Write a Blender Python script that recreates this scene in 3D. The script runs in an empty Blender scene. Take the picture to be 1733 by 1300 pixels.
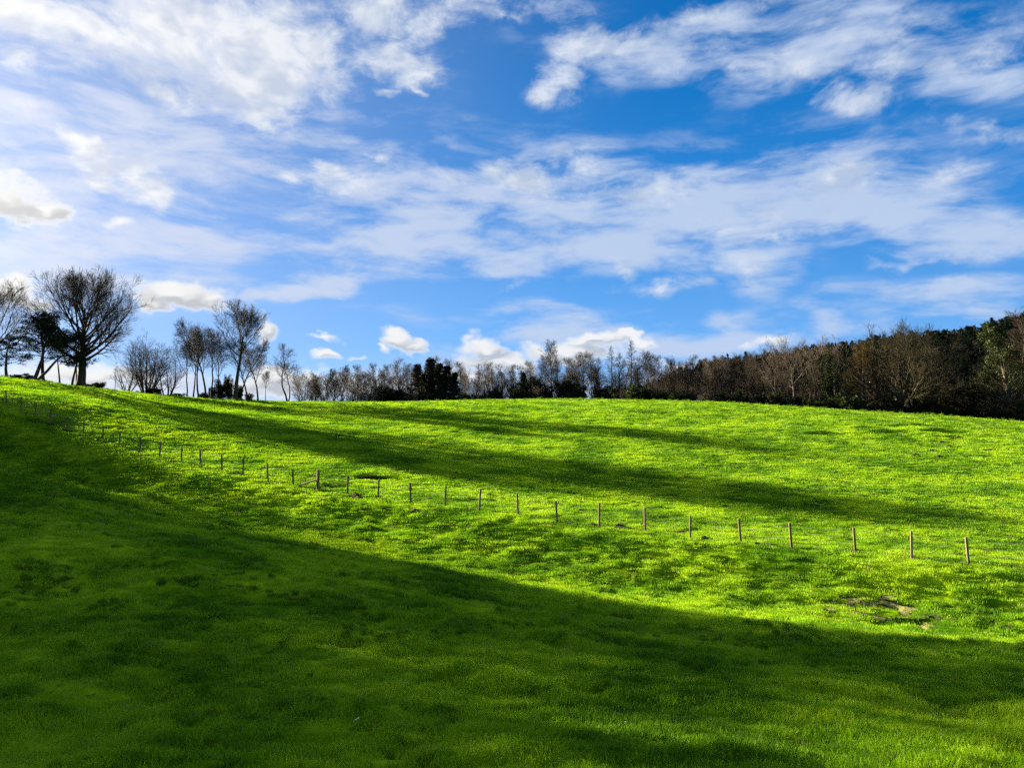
import bpy, math, random
import numpy as np

S = bpy.context.scene
COL = S.collection
R = math.radians

# ------------------------------------------------------------------ camera
F = 1300.0                      # focal length in pixels of a 1733 x 1300 frame
PITCH = math.atan(90 / F)       # the camera looks slightly upward
cam_d = bpy.data.cameras.new('camera')
cam_d.lens = 36 * F / 1733
cam_d.clip_end = 20000
cam_d.clip_start = 0.05
cam = bpy.data.objects.new('camera', cam_d)
COL.objects.link(cam)
cam.rotation_euler = (math.pi / 2 + PITCH, 0, 0)
S.camera = cam

# ------------------------------------------------------------------ light
SUN_AZ, SUN_EL = -55.0, 14.8    # degrees from +Y towards +X, degrees above the horizon
S.view_settings.view_transform = 'Standard'
S.view_settings.look = 'None'
S.view_settings.gamma = 1
S.view_settings.use_curve_mapping = False
S.view_settings.exposure = 2.84
sun_d = bpy.data.lights.new('sun', 'SUN')
sun_d.energy = 5.0
sun_d.angle = R(0.53)
sun_d.color = (1.0, 0.82, 0.52)
sun = bpy.data.objects.new('sun', sun_d)
COL.objects.link(sun)
sun.rotation_euler = (R(90 - SUN_EL), 0, R(180 - SUN_AZ))
S.cycles.max_bounces = 4
S.cycles.diffuse_bounces = 2
S.cycles.transmission_bounces = 3
S.cycles.use_denoising = False
S.cycles.use_adaptive_sampling = True
S.cycles.adaptive_threshold = 0.01
S.cycles.sample_clamp_indirect = 4
S.cycles.caustics_reflective = False
S.cycles.caustics_refractive = False


def sky_angles(x, y):
    """direction of a point of the sky as (azimuth, elevation) in degrees"""
    u, v = (x - 866.5) / F, (650 - y) / F
    c, s = math.cos(PITCH), math.sin(PITCH)
    dx, dy, dz = u, c - v * s, s + v * c
    return math.degrees(math.atan2(dx, dy)), math.degrees(math.atan2(dz, math.hypot(dx, dy)))


class NB:
    """small helper to write node trees as expressions"""
    def __init__(self, nt):
        self.nt = nt

    def new(self, t, **kw):
        n = self.nt.nodes.new(t)
        for k, v in kw.items():
            setattr(n, k, v)
        return n

    def put(self, sock, v):
        if isinstance(v, bpy.types.NodeSocket):
            self.nt.links.new(v, sock)
        else:
            sock.default_value = v

    def m(self, op, a, b=0.0, c=0.0, clamp=False):
        n = self.new('ShaderNodeMath', operation=op, use_clamp=clamp)
        self.put(n.inputs[0], a); self.put(n.inputs[1], b); self.put(n.inputs[2], c)
        return n.outputs[0]

    def vm(self, op, a, b=(0, 0, 0), scale=None):
        n = self.new('ShaderNodeVectorMath', operation=op)
        self.put(n.inputs[0], a); self.put(n.inputs[1], b)
        if scale is not None:
            self.put(n.inputs['Scale'], scale)
        return n.outputs['Value'] if op in ('LENGTH', 'DOT_PRODUCT') else n.outputs[0]

    def mr(self, v, a, b, c=0.0, d=1.0, smooth=True):
        n = self.new('ShaderNodeMapRange')
        n.interpolation_type = 'SMOOTHSTEP' if smooth else 'LINEAR'
        n.clamp = True
        for i, x in enumerate((v, a, b, c, d)):
            self.put(n.inputs[i], x)
        return n.outputs[0]

    def noise(self, vec, scale, detail=4, rough=0.5, lac=2.0, dist=0.0, color=False):
        n = self.new('ShaderNodeTexNoise')
        if vec is not None:
            self.put(n.inputs['Vector'], vec)
        for k, v in (('Scale', scale), ('Detail', detail), ('Roughness', rough), ('Lacunarity', lac), ('Distortion', dist)):
            self.put(n.inputs[k], v)
        return n.outputs['Color'] if color else n.outputs[0]

    def mix(self, f, a, b, blend='MIX'):
        n = self.new('ShaderNodeMix', data_type='RGBA', blend_type=blend)
        self.put(n.inputs[0], f)
        for s, v in ((n.inputs[6], a), (n.inputs[7], b)):
            self.put(s, v if isinstance(v, bpy.types.NodeSocket) else (*v, 1) if len(v) == 3 else v)
        return n.outputs[2]


# ------------------------------------------------------------------ sky
def build_world():
    w = bpy.data.worlds.new('World')
    S.world = w
    w.use_nodes = True
    w.cycles.sampling_method = 'NONE'
    nt = w.node_tree
    nb = NB(nt)
    bg = nt.nodes['Background']
    BG = 0.05
    bg.inputs[1].default_value = BG
    GAIN = 1 / (BG * 2 ** S.view_settings.exposure)     # display value 1 -> radiance
    sky = nb.new('ShaderNodeTexSky')
    sky.sky_type = 'NISHITA'
    sky.sun_disc = False
    sky.sun_elevation = R(SUN_EL)
    sky.sun_rotation = R(SUN_AZ)
    sky.ozone_density = 4
    sky.dust_density = 0.3
    tc = nb.new('ShaderNodeTexCoord').outputs['Generated']
    sep = nb.new('ShaderNodeSeparateXYZ')
    nb.put(sep.inputs[0], tc)
    X, Y, Z = sep.outputs
    az = nb.m('MULTIPLY', nb.m('ARCTAN2', X, Y), 180 / math.pi)
    el = nb.m('MULTIPLY', nb.m('ARCSINE', Z), 180 / math.pi)
    comb = nb.new('ShaderNodeCombineXYZ')
    nb.put(comb.inputs[0], az); nb.put(comb.inputs[1], el)
    P = comb.outputs[0]
    # clear blue: brightness from the Sky Texture, colour from the height above the horizon
    bw = nb.new('ShaderNodeRGBToBW')
    nb.put(bw.inputs[0], sky.outputs[0])
    lum = nb.m('POWER', nb.m('MINIMUM', bw.outputs[0], 12.0), 0.30)
    ramp = nb.new('ShaderNodeValToRGB')
    nb.put(ramp.inputs[0], nb.mr(el, 0, 40, 0, 1, False))
    ramp.color_ramp.elements[0].position = 0.0
    ramp.color_ramp.elements[0].color = (0.33, 0.56, 0.84, 1)
    ramp.color_ramp.elements[1].position = 1.0
    ramp.color_ramp.elements[1].color = (0.004, 0.115, 0.42, 1)
    for p, c in ((0.17, (0.135, 0.375, 0.78)), (0.38, (0.035, 0.255, 0.70)), (0.65, (0.006, 0.185, 0.58))):
        e = ramp.color_ramp.elements.new(p)
        e.color = (*c, 1)
    base = nb.vm('SCALE', ramp.outputs[0], scale=nb.m('MULTIPLY', lum, 0.86 * GAIN))
    # distance from the sun: thin bright haze
    sd = (math.sin(R(SUN_AZ)) * math.cos(R(SUN_EL)), math.cos(R(SUN_AZ)) * math.cos(R(SUN_EL)), math.sin(R(SUN_EL)))
    sa = nb.m('MULTIPLY', nb.m('ARCCOSINE', nb.vm('DOT_PRODUCT', tc, sd)), 180 / math.pi)
    near = nb.mr(sa, 8, 66, 1, 0)
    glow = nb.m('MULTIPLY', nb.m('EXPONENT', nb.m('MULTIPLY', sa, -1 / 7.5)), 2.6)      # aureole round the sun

    def blob_sum(blobs, vec):
        """largest of many soft ellipses (photo column, row, half width, half height, tilt, weight)"""
        acc, frames, cnt = None, {}, 0
        for (x, y, rx, ry, rot, amp) in sorted(blobs, key=lambda b_: b_[4]):
            a0, e0 = sky_angles(x, y)
            sa_, se_ = abs(sky_angles(x + rx, y)[0] - a0), abs(sky_angles(x, y - ry)[1] - e0)
            rot = 5 * round(rot / 5)
            if rot not in frames or cnt % 6 == 0:
                cur = vec
                if acc is not None:     # chained so that the shapes are evaluated one after the other
                    ch = nb.new('ShaderNodeVectorMath', operation='MULTIPLY_ADD')
                    nb.put(ch.inputs[0], acc); nb.put(ch.inputs[1], (1e-7, 1e-7, 1e-7)); nb.put(ch.inputs[2], vec)
                    cur = ch.outputs[0]
                if rot:
                    vr = nb.new('ShaderNodeVectorRotate', rotation_type='Z_AXIS')
                    nb.put(vr.inputs['Vector'], cur)
                    vr.inputs['Angle'].default_value = R(rot)
                    cur = vr.outputs[0]
                frames[rot] = cur
            cnt += 1
            c_, s_ = math.cos(R(rot)), math.sin(R(rot))
            qx, qy = a0 * c_ - e0 * s_, a0 * s_ + e0 * c_
            kx, ky = amp / (1.3 * sa_), amp / (1.3 * se_)
            ma = nb.new('ShaderNodeVectorMath', operation='MULTIPLY_ADD')
            nb.put(ma.inputs[0], frames[rot]); nb.put(ma.inputs[1], (kx, ky, 0)); nb.put(ma.inputs[2], (-qx * kx, -qy * ky, 0))
            g = nb.m('SUBTRACT', amp, nb.vm('LENGTH', ma.outputs[0]))
            acc = nb.m('MAXIMUM', 0.0 if acc is None else acc, g)
        return acc

    # noise domains on the sphere of directions, flattened vertically
    D1 = nb.vm('MULTIPLY', tc, (1.0, 1.0, 1.7))
    warp = nb.vm('SUBTRACT', nb.noise(D1, 5.0, 2, 0.55, color=True), (0.5, 0.5, 0.5))
    W1 = nb.vm('ADD', D1, nb.vm('SCALE', warp, scale=0.10))
    Pw = nb.vm('ADD', P, nb.vm('SCALE', warp, scale=7.0))            # wobbly outline for the large shapes
    warp2 = nb.vm('SUBTRACT', nb.noise(D1, 22.0, 2, 0.6, color=True), (0.5, 0.5, 0.5))
    Pc = nb.vm('ADD', P, nb.vm('SCALE', warp2, scale=2.2))

    # --- veil of high thin cloud
    veil_blobs = [(900, 350, 950, 150, 0, 0.50), (250, 250, 500, 220, 0, 0.6), (1250, 330, 420, 90, 5, 1.0), (1000, 365, 430, 85, 6, 0.95), (1430, 355, 370, 80, 8, 0.95), (640, 400, 380, 90, -4, 0.72), (1700, 390, 250, 60, 4, 0.9),
                  (250, 400, 360, 120, 0, 0.62), (0, 230, 420, 190, 0, 0.55), (1150, 560, 470, 38, 2, 0.95), (900, 545, 300, 25, 0, 0.5),
                  (1520, 520, 330, 46, -2, 0.72), (1300, 70, 520, 95, 6, 0.62), (1650, 120, 260, 70, 12, 0.6), (600, 480, 210, 34, -4, 0.85),
                  (500, 515, 120, 18, -6, 0.95), (560, 260, 280, 60, 0, 0.5), (300, 150, 460, 150, 0, 0.55), (1290, 440, 80, 60, 0, 0.85),
                  (820, 440, 300, 40, 0, 0.8), (1650, 560, 260, 70, 0, 0.55),
                  (150, 645, 420, 40, 0, 1.0), (560, 650, 320, 30, 0, 1.0), (900, 640, 320, 40, 0, 0.8), (330, 90, 300, 120, 0, 0.9), (80, 470, 260, 60, 0, 0.7)]
    S1 = nb.vm('MULTIPLY', tc, (1.0, 1.0, 3.6))
    S1 = nb.vm('ADD', S1, nb.vm('SCALE', warp, scale=0.16))
    vn = nb.noise(S1, 9.0, 5, 0.58)
    vg = blob_sum(veil_blobs, Pw)
    vd = nb.m('ADD', vg, nb.m('MULTIPLY', nb.m('SUBTRACT', vn, 0.5), 2.4))
    va = nb.m('MULTIPLY', nb.mr(vd, 0.02, 0.90), nb.mr(vg, 0.0, 0.34))
    va = nb.m('MULTIPLY', va, 0.86)
    # --- torn white cloud
    puff_blobs = [(320, 50, 270, 110, 10, 1.0), (455, 110, 170, 120, 0, 1.15), (435, 180, 80, 50, 0, 1.0), (90, 50, 240, 80, 0, 0.8), (50, 110, 160, 45, 10, 0.8),
                  (240, 130, 190, 50, 10, 0.72), (650, 50, 150, 90, 0, 1.0), (690, 110, 90, 50, 0, 0.8), (870, 25, 150, 40, 0, 0.7), (1050, 70, 130, 60, -8, 0.8),
                  (965, 140, 74, 46, 0, 0.78), (1300, 105, 180, 34, 8, 0.62), (1180, 90, 120, 50, 0, 0.5), (1470, 165, 200, 40, 15, 0.55),
                  (1660, 228, 130, 24, 14, 0.62), (1560, 105, 200, 40, 14, 0.68), (1480, 40, 240, 40, 4, 0.55), (1690, 70, 120, 60, 10, 0.6),
                  (1000, 285, 82, 50, 0, 1.0), (890, 320, 100, 50, 0, 0.68), (1100, 330, 150, 60, 0, 0.5), (1435, 300, 72, 46, 0, 0.8),
                  (1320, 375, 100, 52, 0, 0.62), (1275, 455, 42, 42, 30, 0.68), (1140, 480, 120, 24, -5, 0.5), (1050, 445, 22, 36, 0, 0.5),
                  (1560, 440, 220, 16, 0, 0.5), (1600, 300, 120, 40, 8, 0.5),
                  (150, 270, 120, 26, 24, 0.95), (245, 310, 56, 34, 30, 0.95), (215, 376, 34, 14, 0, 0.5),
                  (560, 300, 140, 24, 4, 0.75), (470, 288, 70, 14, 8, 0.75), (640, 262, 40, 14, 0, 0.55), (770, 320, 60, 36, 0, 0.62),
                  (660, 145, 34, 14, 8, 1.0), (720, 150, 26, 9, 14, 0.9), (880, 488, 46, 18, -6, 0.5),
                  
                  (1200, 20, 200, 40, 0, 0.6)]
    pn = nb.noise(W1, 13.0, 8, 0.63)
    pg = blob_sum(puff_blobs, nb.vm('ADD', nb.vm('ADD', P, nb.vm('SCALE', warp, scale=5.0)), nb.vm('SCALE', warp2, scale=2.0)))
    pd = nb.m('ADD', nb.m('MULTIPLY', pg, 1.55), nb.m('MULTIPLY', nb.m('SUBTRACT', pn, 0.5), 4.2))
    pa = nb.m('MULTIPLY', nb.mr(pd, 0.12, 1.45), nb.mr(pg, 0.0, 0.36))
    pa = nb.m('MULTIPLY', pa, 0.96)
    off = nb.vm('ADD', W1, tuple(0.020 * c for c in (sd[0], sd[1], 0.9)))
    pn2 = nb.noise(off, 16.0, 3, 0.55)
    relief = nb.m('SUBTRACT', nb.noise(W1, 16.0, 3, 0.55), pn2)
    # --- small cumulus low over the land
    cum_blobs = [(300, 500, 84, 33, 0, 1.0), (350, 505, 60, 26, 0, 0.9), (265, 520, 40, 24, 0, 0.9), (15, 335, 110, 46, 18, 1.0), (80, 355, 50, 22, 10, 0.9), (675, 574, 36, 20, 20, 0.9), (700, 585, 30, 16, 20, 0.85),
                 (545, 567, 40, 11, 8, 0.75), (555, 600, 36, 12, 8, 0.8), (600, 606, 24, 8, 0, 0.6), (655, 590, 20, 9, 20, 0.6),
                 (825, 588, 50, 28, 0, 1.0), (850, 612, 90, 24, 0, 1.0), (960, 596, 110, 26, 0, 0.95), (1000, 574, 62, 16, 0, 0.95), (1070, 578, 56, 14, 4, 0.85),
                 (25, 492, 62, 34, 20, 0.95), (60, 520, 50, 20, 0, 0.8), (445, 560, 24, 34, -20, 0.7), (1300, 580, 60, 18, -8, 0.7), 
                 (470, 645, 130, 30, 0, 0.85), (600, 655, 150, 22, 0, 0.8), (160, 640, 200, 30, 0, 0.8), (770, 645, 110, 20, 0, 0.8), (1145, 620, 50, 16, 0, 0.6)]
    cn = nb.noise(nb.vm('MULTIPLY', tc, (1, 1, 1.2)), 30.0, 7, 0.60)
    cg = blob_sum(cum_blobs, Pc)
    cd = nb.m('ADD', nb.m('MULTIPLY', cg, 1.4), nb.m('MULTIPLY', nb.m('SUBTRACT', cn, 0.5), 1.8))
    ca = nb.mr(cd, 0.28, 0.92)
    ca = nb.m('MULTIPLY', ca, nb.mr(cg, 0.05, 0.3))
    cg2 = blob_sum(cum_blobs, nb.vm('ADD', Pc, (-0.45, 0.55, 0)))
    cthick = nb.m('MULTIPLY', nb.mr(nb.m('SUBTRACT', cg2, cg), -0.42, 0.10), nb.mr(cd, 0.5, 0.95))

    g = lambda c, k=1.0: tuple(v * GAIN * k for v in c)
    veil_c = nb.mix(near, g((0.56, 0.67, 0.87)), g((0.70, 0.74, 0.88)))
    haze_c = g((0.62, 0.68, 0.86))
    col = nb.mix(nb.m('MULTIPLY', near, 0.45), base, haze_c)
    col = nb.mix(va, col, veil_c)
    pw = nb.mix(near, g((0.72, 0.79, 0.90)), g((0.98, 0.97, 0.96)))
    pdark = nb.mix(near, g((0.46, 0.57, 0.76)), g((0.66, 0.70, 0.80)))
    lit = nb.m('ADD', 0.62, nb.m('MULTIPLY', relief, 4.5), clamp=True)
    pcol = nb.mix(lit, pdark, pw)
    col = nb.mix(pa, col, pcol)
    cw = nb.mix(near, g((0.88, 0.90, 0.94)), g((0.93, 0.93, 0.91)))
    cs = nb.mix(near, g((0.48, 0.55, 0.66)), g((0.56, 0.56, 0.57)))
    col = nb.mix(ca, col, nb.mix(cthick, cw, cs))
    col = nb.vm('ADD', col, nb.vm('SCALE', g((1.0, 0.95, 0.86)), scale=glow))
    nb.put(bg.inputs[0], col)
    # the rest of the sky carries the same broken cloud, and dull land lies below the horizon
    n2 = nb.noise(nb.vm('MULTIPLY', tc, (1.0, 1.0, 1.7)), 3.2, 4, 0.6)
    rest = nb.mix(nb.m('MULTIPLY', near, 0.55), base, haze_c)
    rest = nb.mix(nb.mr(n2, 0.38, 0.62, 0.0, 0.92), rest, nb.mix(near, g((0.66, 0.74, 0.88)), g((0.92, 0.92, 0.95))))
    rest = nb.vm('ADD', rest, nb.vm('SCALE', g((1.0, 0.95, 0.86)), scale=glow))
    rest = nb.mix(nb.mr(el, -3, -0.5), g((0.10, 0.14, 0.08)), rest)
    bg2 = nb.new('ShaderNodeBackground')
    bg2.inputs[1].default_value = BG
    nb.put(bg2.inputs[0], rest)
    away = nb.m('MAXIMUM', nb.mr(nb.m('ABSOLUTE', az), 37, 45), nb.m('MAXIMUM', nb.mr(el, 31, 38), nb.mr(el, -0.5, -2.5)))
    mx = nb.new('ShaderNodeMixShader')
    nb.put(mx.inputs[0], away)
    nt.links.new(bg.outputs[0], mx.inputs[1])
    nt.links.new(bg2.outputs[0], mx.inputs[2])
    nt.links.new(mx.outputs[0], nt.nodes['World Output'].inputs[0])


build_world()


# ------------------------------------------------------------------ noise and ground shape
def _hash(ix, iy, seed):
    h = (ix.astype(np.int64) * 374761393 + iy.astype(np.int64) * 668265263 + seed * 1442695041) & 0xFFFFFFFF
    h = ((h ^ (h >> 13)) * 1274126177) & 0xFFFFFFFF
    return ((h ^ (h >> 16)) & 0xFFFF) / 65535.0


def vnoise(x, y, seed=0):
    ix, iy = np.floor(x), np.floor(y)
    fx, fy = x - ix, y - iy
    fx = fx * fx * fx * (fx * (fx * 6 - 15) + 10)
    fy = fy * fy * fy * (fy * (fy * 6 - 15) + 10)
    a, b = _hash(ix, iy, seed), _hash(ix + 1, iy, seed)
    c, d = _hash(ix, iy + 1, seed), _hash(ix + 1, iy + 1, seed)
    return (a + (b - a) * fx + (c - a) * fy + (a - b - c + d) * fx * fy) * 2 - 1


def fbm(x, y, octaves=4, seed=0, gain=0.5):
    s, a, t = 0.0, 1.0, 0.0
    for k in range(octaves):
        s = s + a * vnoise(x * 2 ** k + 17.3 * k, y * 2 ** k - 9.1 * k, seed + k)
        t += a
        a *= gain
    return s / t


CP, SP = math.cos(PITCH), math.sin(PITCH)


def ray(x, y):
    u, v = (x - 866.5) / F, (650 - y) / F
    return np.array([u, CP - v * SP, SP + v * CP])


def at(x, y, depth):
    d = ray(x, y)
    return d * (depth / d[1])


# fence line and its posts (photo column, photo row of the foot)
FA, FD = np.array([19.64, 33.0]), np.array([-2.145, 1.116])
FD = FD / np.linalg.norm(FD)
FN = np.array([-FD[1], FD[0]]) * -1          # points away from the camera
POSTS = [(1740, 961), (1640, 952), (1543, 944.5), (1448, 936), (1340, 927), (1254, 919), (1168, 910), (1092, 900), (1014, 891), (943, 882),
         (877, 872), (811, 865), (753, 856), (695, 850), (640, 843), (588, 836), (538, 829), (497, 821), (453, 814), (411, 805), (376, 797),
         (340, 791), (307, 784), (270, 775), (237, 766), (202, 756), (173, 746), (141, 735), (114, 727), (85, 717), (60, 706), (36, 695), (12, 684), (-14, 672)]
STRAINER = 16


def fence_point(x, y):
    d = ray(x, y)
    # k*d.xy = FA + t*FD
    A = np.array([[d[0], -FD[0]], [d[1], -FD[1]]])
    k, t = np.linalg.solve(A, FA)
    return d * k


FP = [fence_point(*p) for p in POSTS]

ctrl = []


def cpx(x, y, d):
    ctrl.append(tuple(at(x, y, d)))


for p in FP:
    ctrl.append(tuple(p))
    q = p[:2] - FN * 6.5
    drop = 1.0 if q[0] > -25 else 1.25
    ctrl.append((q[0], q[1], p[2] - drop))
    q = p[:2] - FN * 2.0
    ctrl.append((q[0], q[1], p[2] - 0.12))
for x in (-300, 200, 866, 1300, 1733, 2100):
    cpx(x, 1300, 8.5)
ctrl += [(0, 0, -1.65), (8, 0, -1.7), (-8, 0, -1.7), (0, -15, -1.4), (30, -15, -2.2), (-30, -15, -1.2), (-40, 20, -0.6), (-20, 27, -3.0),
         (-10, 15, -3.9), (0, 16, -4.4), (9, 15, -4.75), (0, 23, -5.0), (13, 21, -5.5), (-12, 28, -3.6), (22, 20, -5.7), (40, 25, -6.2),
         (-30, 45, -1.75), (-65, 60, 2.0), (-70, 80, 5.0)]
for x, y, d in ((-250, 622, 95), (0, 640, 95), (137, 655.5, 100), (250, 668, 108), (350, 676, 114), (450, 680, 117), (600, 682, 119), (700, 680.5, 120),
                (900, 677, 121), (1050, 678, 119), (1200, 682, 115), (1350, 691, 110), (1500, 700, 106), (1733, 716, 101), (2000, 734, 98)):
    cpx(x, y, d)
    z = at(x, y, d)[2]
    dr = ray(x, y)
    for k, up in ((0.84, -0.010), (1.18, -0.006), (1.5, -0.028), (2.1, -0.05)):
        q = at(x, y, d * k)
        ctrl.append((q[0], q[1], q[2] + up * d * k))
for a in range(-180, 180, 30):
    if -35 < a < 40:
        continue
    for r_, z_ in ((190, 6.0 if a in (-60, -90) else -2.0), (400, 5.0 if a in (-60, -90) else -5.0)):
        ctrl.append((r_ * math.sin(R(a)), r_ * math.cos(R(a)), z_))
for a in (-30, -15, 0, 15, 30):
    ctrl.append((400 * math.sin(R(a)), 400 * math.cos(R(a)), -8.0))
ctrl = np.array(ctrl)


def tps_fit(c, lam=0.3):
    n = len(c)
    sc = 100.0
    xy = c[:, :2] / sc
    d = np.linalg.norm(xy[:, None] - xy[None], axis=2)
    K = np.where(d > 0, d * d * np.log(np.maximum(d, 1e-9)), 0) + np.eye(n) * lam * 1e-3
    P = np.hstack([np.ones((n, 1)), xy])
    A = np.zeros((n + 3, n + 3))
    A[:n, :n] = K; A[:n, n:] = P; A[n:, :n] = P.T
    s = np.linalg.solve(A, np.concatenate([c[:, 2], np.zeros(3)]))
    return xy, s[:n], s[n:], sc


TPS = tps_fit(ctrl)


def tps(x, y):
    xy, w, a, sc = TPS
    out = np.empty(x.shape)
    xf, yf, of = x.ravel() / sc, y.ravel() / sc, out.ravel()
    for i in range(0, len(xf), 20000):
        px, py = xf[i:i + 20000], yf[i:i + 20000]
        d2 = (px[:, None] - xy[None, :, 0]) ** 2 + (py[:, None] - xy[None, :, 1]) ** 2
        of[i:i + 20000] = (0.5 * d2 * np.log(np.maximum(d2, 1e-12))) @ w + a[0] + a[1] * px + a[2] * py
    return of.reshape(x.shape)


def sstep(a, b, v):
    t = np.clip((v - a) / (b - a), 0, 1)
    return t * t * (3 - 2 * t)


MUD = []
BANKS = []           # little earth steps, set once the ground exists


def fence_coords(x, y):
    dx, dy = x - FA[0], y - FA[1]
    return dx * FD[0] + dy * FD[1], dx * FN[0] + dy * FN[1]


def ground(x, y, fine=True):
    x, y = np.asarray(x, float), np.asarray(y, float)
    r = np.hypot(x, y)
    k = np.where(r > 390, 390 / np.maximum(r, 1e-6), 1.0)
    z = tps(x * k, y * k)
    f = sstep(380, 900, r)
    z = z * (1 - f) + -8.0 * f
    z = z + 0.10 * fbm(x / 11, y / 11, 3, 5) * sstep(4, 20, r)
    if fine:
        t, s = fence_coords(x, y)
        rough = np.exp(-((s + 4.6) / 2.6) ** 2) * sstep(70, 30, t)       # tussocky bank below the fence
        rough2 = np.exp(-((s - 5) / 5) ** 2) * 0.3
        if MUD:
            wet = np.exp(-(((x - MUD[2][0]) / 3.4) ** 2 + ((y - MUD[2][1]) / 2.6) ** 2))
            rough = rough * (1 - 0.9 * wet)
            z = z - 0.10 * wet
        above = sstep(1.0, 6.0, s)
        z = z - 0.42 * sstep(-1.6, -3.8, s) * sstep(-13.0, -6.0, s)
        z = z + (0.040 - 0.018 * above + 0.16 * rough + 0.02 * rough2) * fbm(x / 1.3, y / 1.3, 4, 11, 0.6)
        z = z + (0.02 + 0.07 * rough) * np.maximum(0, vnoise(x / 0.6, y / 0.6, 23))
        z = z + 0.035 * fbm(x / 4.0, y / 4.0, 2, 31)
        z = z - 0.34 * np.maximum(0, vnoise(x / 1.2, y / 0.7, 77) - 0.22) * sstep(60, 20, r) + 0.07 * fbm(x / 0.9, y / 0.6, 3, 78) * sstep(45, 15, r)
        z = z + 0.10 * np.exp(-((s + 0.75) / 0.30) ** 2) * (0.6 + 0.6 * vnoise(t / 1.7, s, 3)) - 0.24 * np.exp(-((s + 0.20) / 0.28) ** 2)
        for (p, q, h, dec, brk, dip) in BANKS:
            d = q - p
            L = np.linalg.norm(d)
            d = d / L
            n = np.array([-d[1], d[0]])
            n = n * (1 if n[1] > 0 else -1)
            t = (x - p[0]) * d[0] + (y - p[1]) * d[1]
            near_ = (t > -2) & (t < L + 2)
            wav = 0.35 * vnoise(t / 1.3, t * 0 + h * 10, 51) * min(1.0, L / 6)
            v = (x - p[0]) * n[0] + (y - p[1]) * n[1] + wav
            ends = sstep(-0.1, min(1.2, L * 0.3), t) * sstep(L + 0.1, L - min(1.2, L * 0.3), t)
            if brk:
                ends = ends * sstep(-0.5, 0.3, fbm(t / 2.5, v * 0 + 3.3, 2, 52))
            z = z + near_ * ends * (h * sstep(-0.15, 0.15, v) * np.exp(-np.maximum(v, 0) / dec) - dip * np.exp(-((v + 0.35) / 0.5) ** 2))
    return z


def gz(x, y, fine=True):
    return float(ground(np.array([x]), np.array([y]), fine)[0])


def hit(x, y):
    """ground point seen at a photo position"""
    d = ray(x, y)
    d = d / d[1]
    Y = np.arange(6, 135, 0.15)
    z = ground(d[0] * Y, Y, False)
    below = np.nonzero(d[2] * Y <= z)[0]
    i = below[0] if len(below) else len(Y) - 1
    return np.array([d[0] * Y[i], Y[i], gz(d[0] * Y[i], Y[i])])


def _xy(x, y):
    return hit(x, y)[:2]


_banks = [(_xy(588, 806), _xy(668, 810), 0.20, 4.0, False, 0.60), (_xy(536, 824), _xy(594, 821), 0.12, 3.0, False, 0.32), (_xy(1345, 736), _xy(1610, 731), 0.34, 3.0, True, 0.09),
          (_xy(1560, 742), _xy(1690, 738), 0.22, 3.0, True, 0.06), (_xy(1420, 728), _xy(1600, 722), 0.25, 3.0, True, 0.06), (_xy(750, 757), _xy(790, 758), 0.16, 2.0, True, 0.04)]
BANKS = _banks

MUD = [hit(x, y) for x, y in ((1435, 1000), (1500, 995), (1480, 1012), (1545, 1020), (1560, 1030))]
MUD_R = [0.85, 0.55, 0.6, 0.8, 0.6]


def soil_mask(x, y):
    t, s = fence_coords(x, y)
    n = fbm(x / 0.45, y / 0.35, 3, 41)
    m = sstep(0.05, 0.45, np.exp(-((s + 0.20) / 0.30) ** 4) * (0.80 + 0.9 * fbm(t / 2.2, s / 2, 2, 44))) * 0.76  # bare furrow soil along the fence; its dark tone also paints in shadow
    for p, r in zip(MUD, MUD_R):
        d = np.hypot(x - p[0], (y - p[1]) * 0.8) / r
        m = np.maximum(m, sstep(0.30, 0.70, 0.95 - d * 0.55 + 1.3 * n - 0.1))
    p, q = BANKS[0][:2]
    d_ = (q - p) / np.linalg.norm(q - p)
    n_ = np.array([-d_[1], d_[0]]) * (1 if d_[0] > 0 else -1)
    t_ = (x - p[0]) * d_[0] + (y - p[1]) * d_[1]
    v_ = (x - p[0]) * n_[0] + (y - p[1]) * n_[1]
    m = np.maximum(m, 0.7 * np.exp(-((v_ + 0.05) / 0.45) ** 4) * sstep(0.0, 0.5, t_) * sstep(0.0, -0.5, t_ - np.linalg.norm(q - p)))
    c = hit_cache['corner']
    d = np.hypot((x - c[0]) / 1.3, (y - c[1]) / 0.55)
    m = np.maximum(m, 0.7 * sstep(0.3, 0.8, 0.75 - d * 0.6 + 1.2 * n))
    return m


hit_cache = {'corner': hit(1560, 1290)}


# ------------------------------------------------------------------ materials
def material(name):
    m = bpy.data.materials.new(name)
    m.use_nodes = True
    m.node_tree.nodes.clear()
    nb = NB(m.node_tree)
    out = nb.new('ShaderNodeOutputMaterial')
    return m, nb, out


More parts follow.
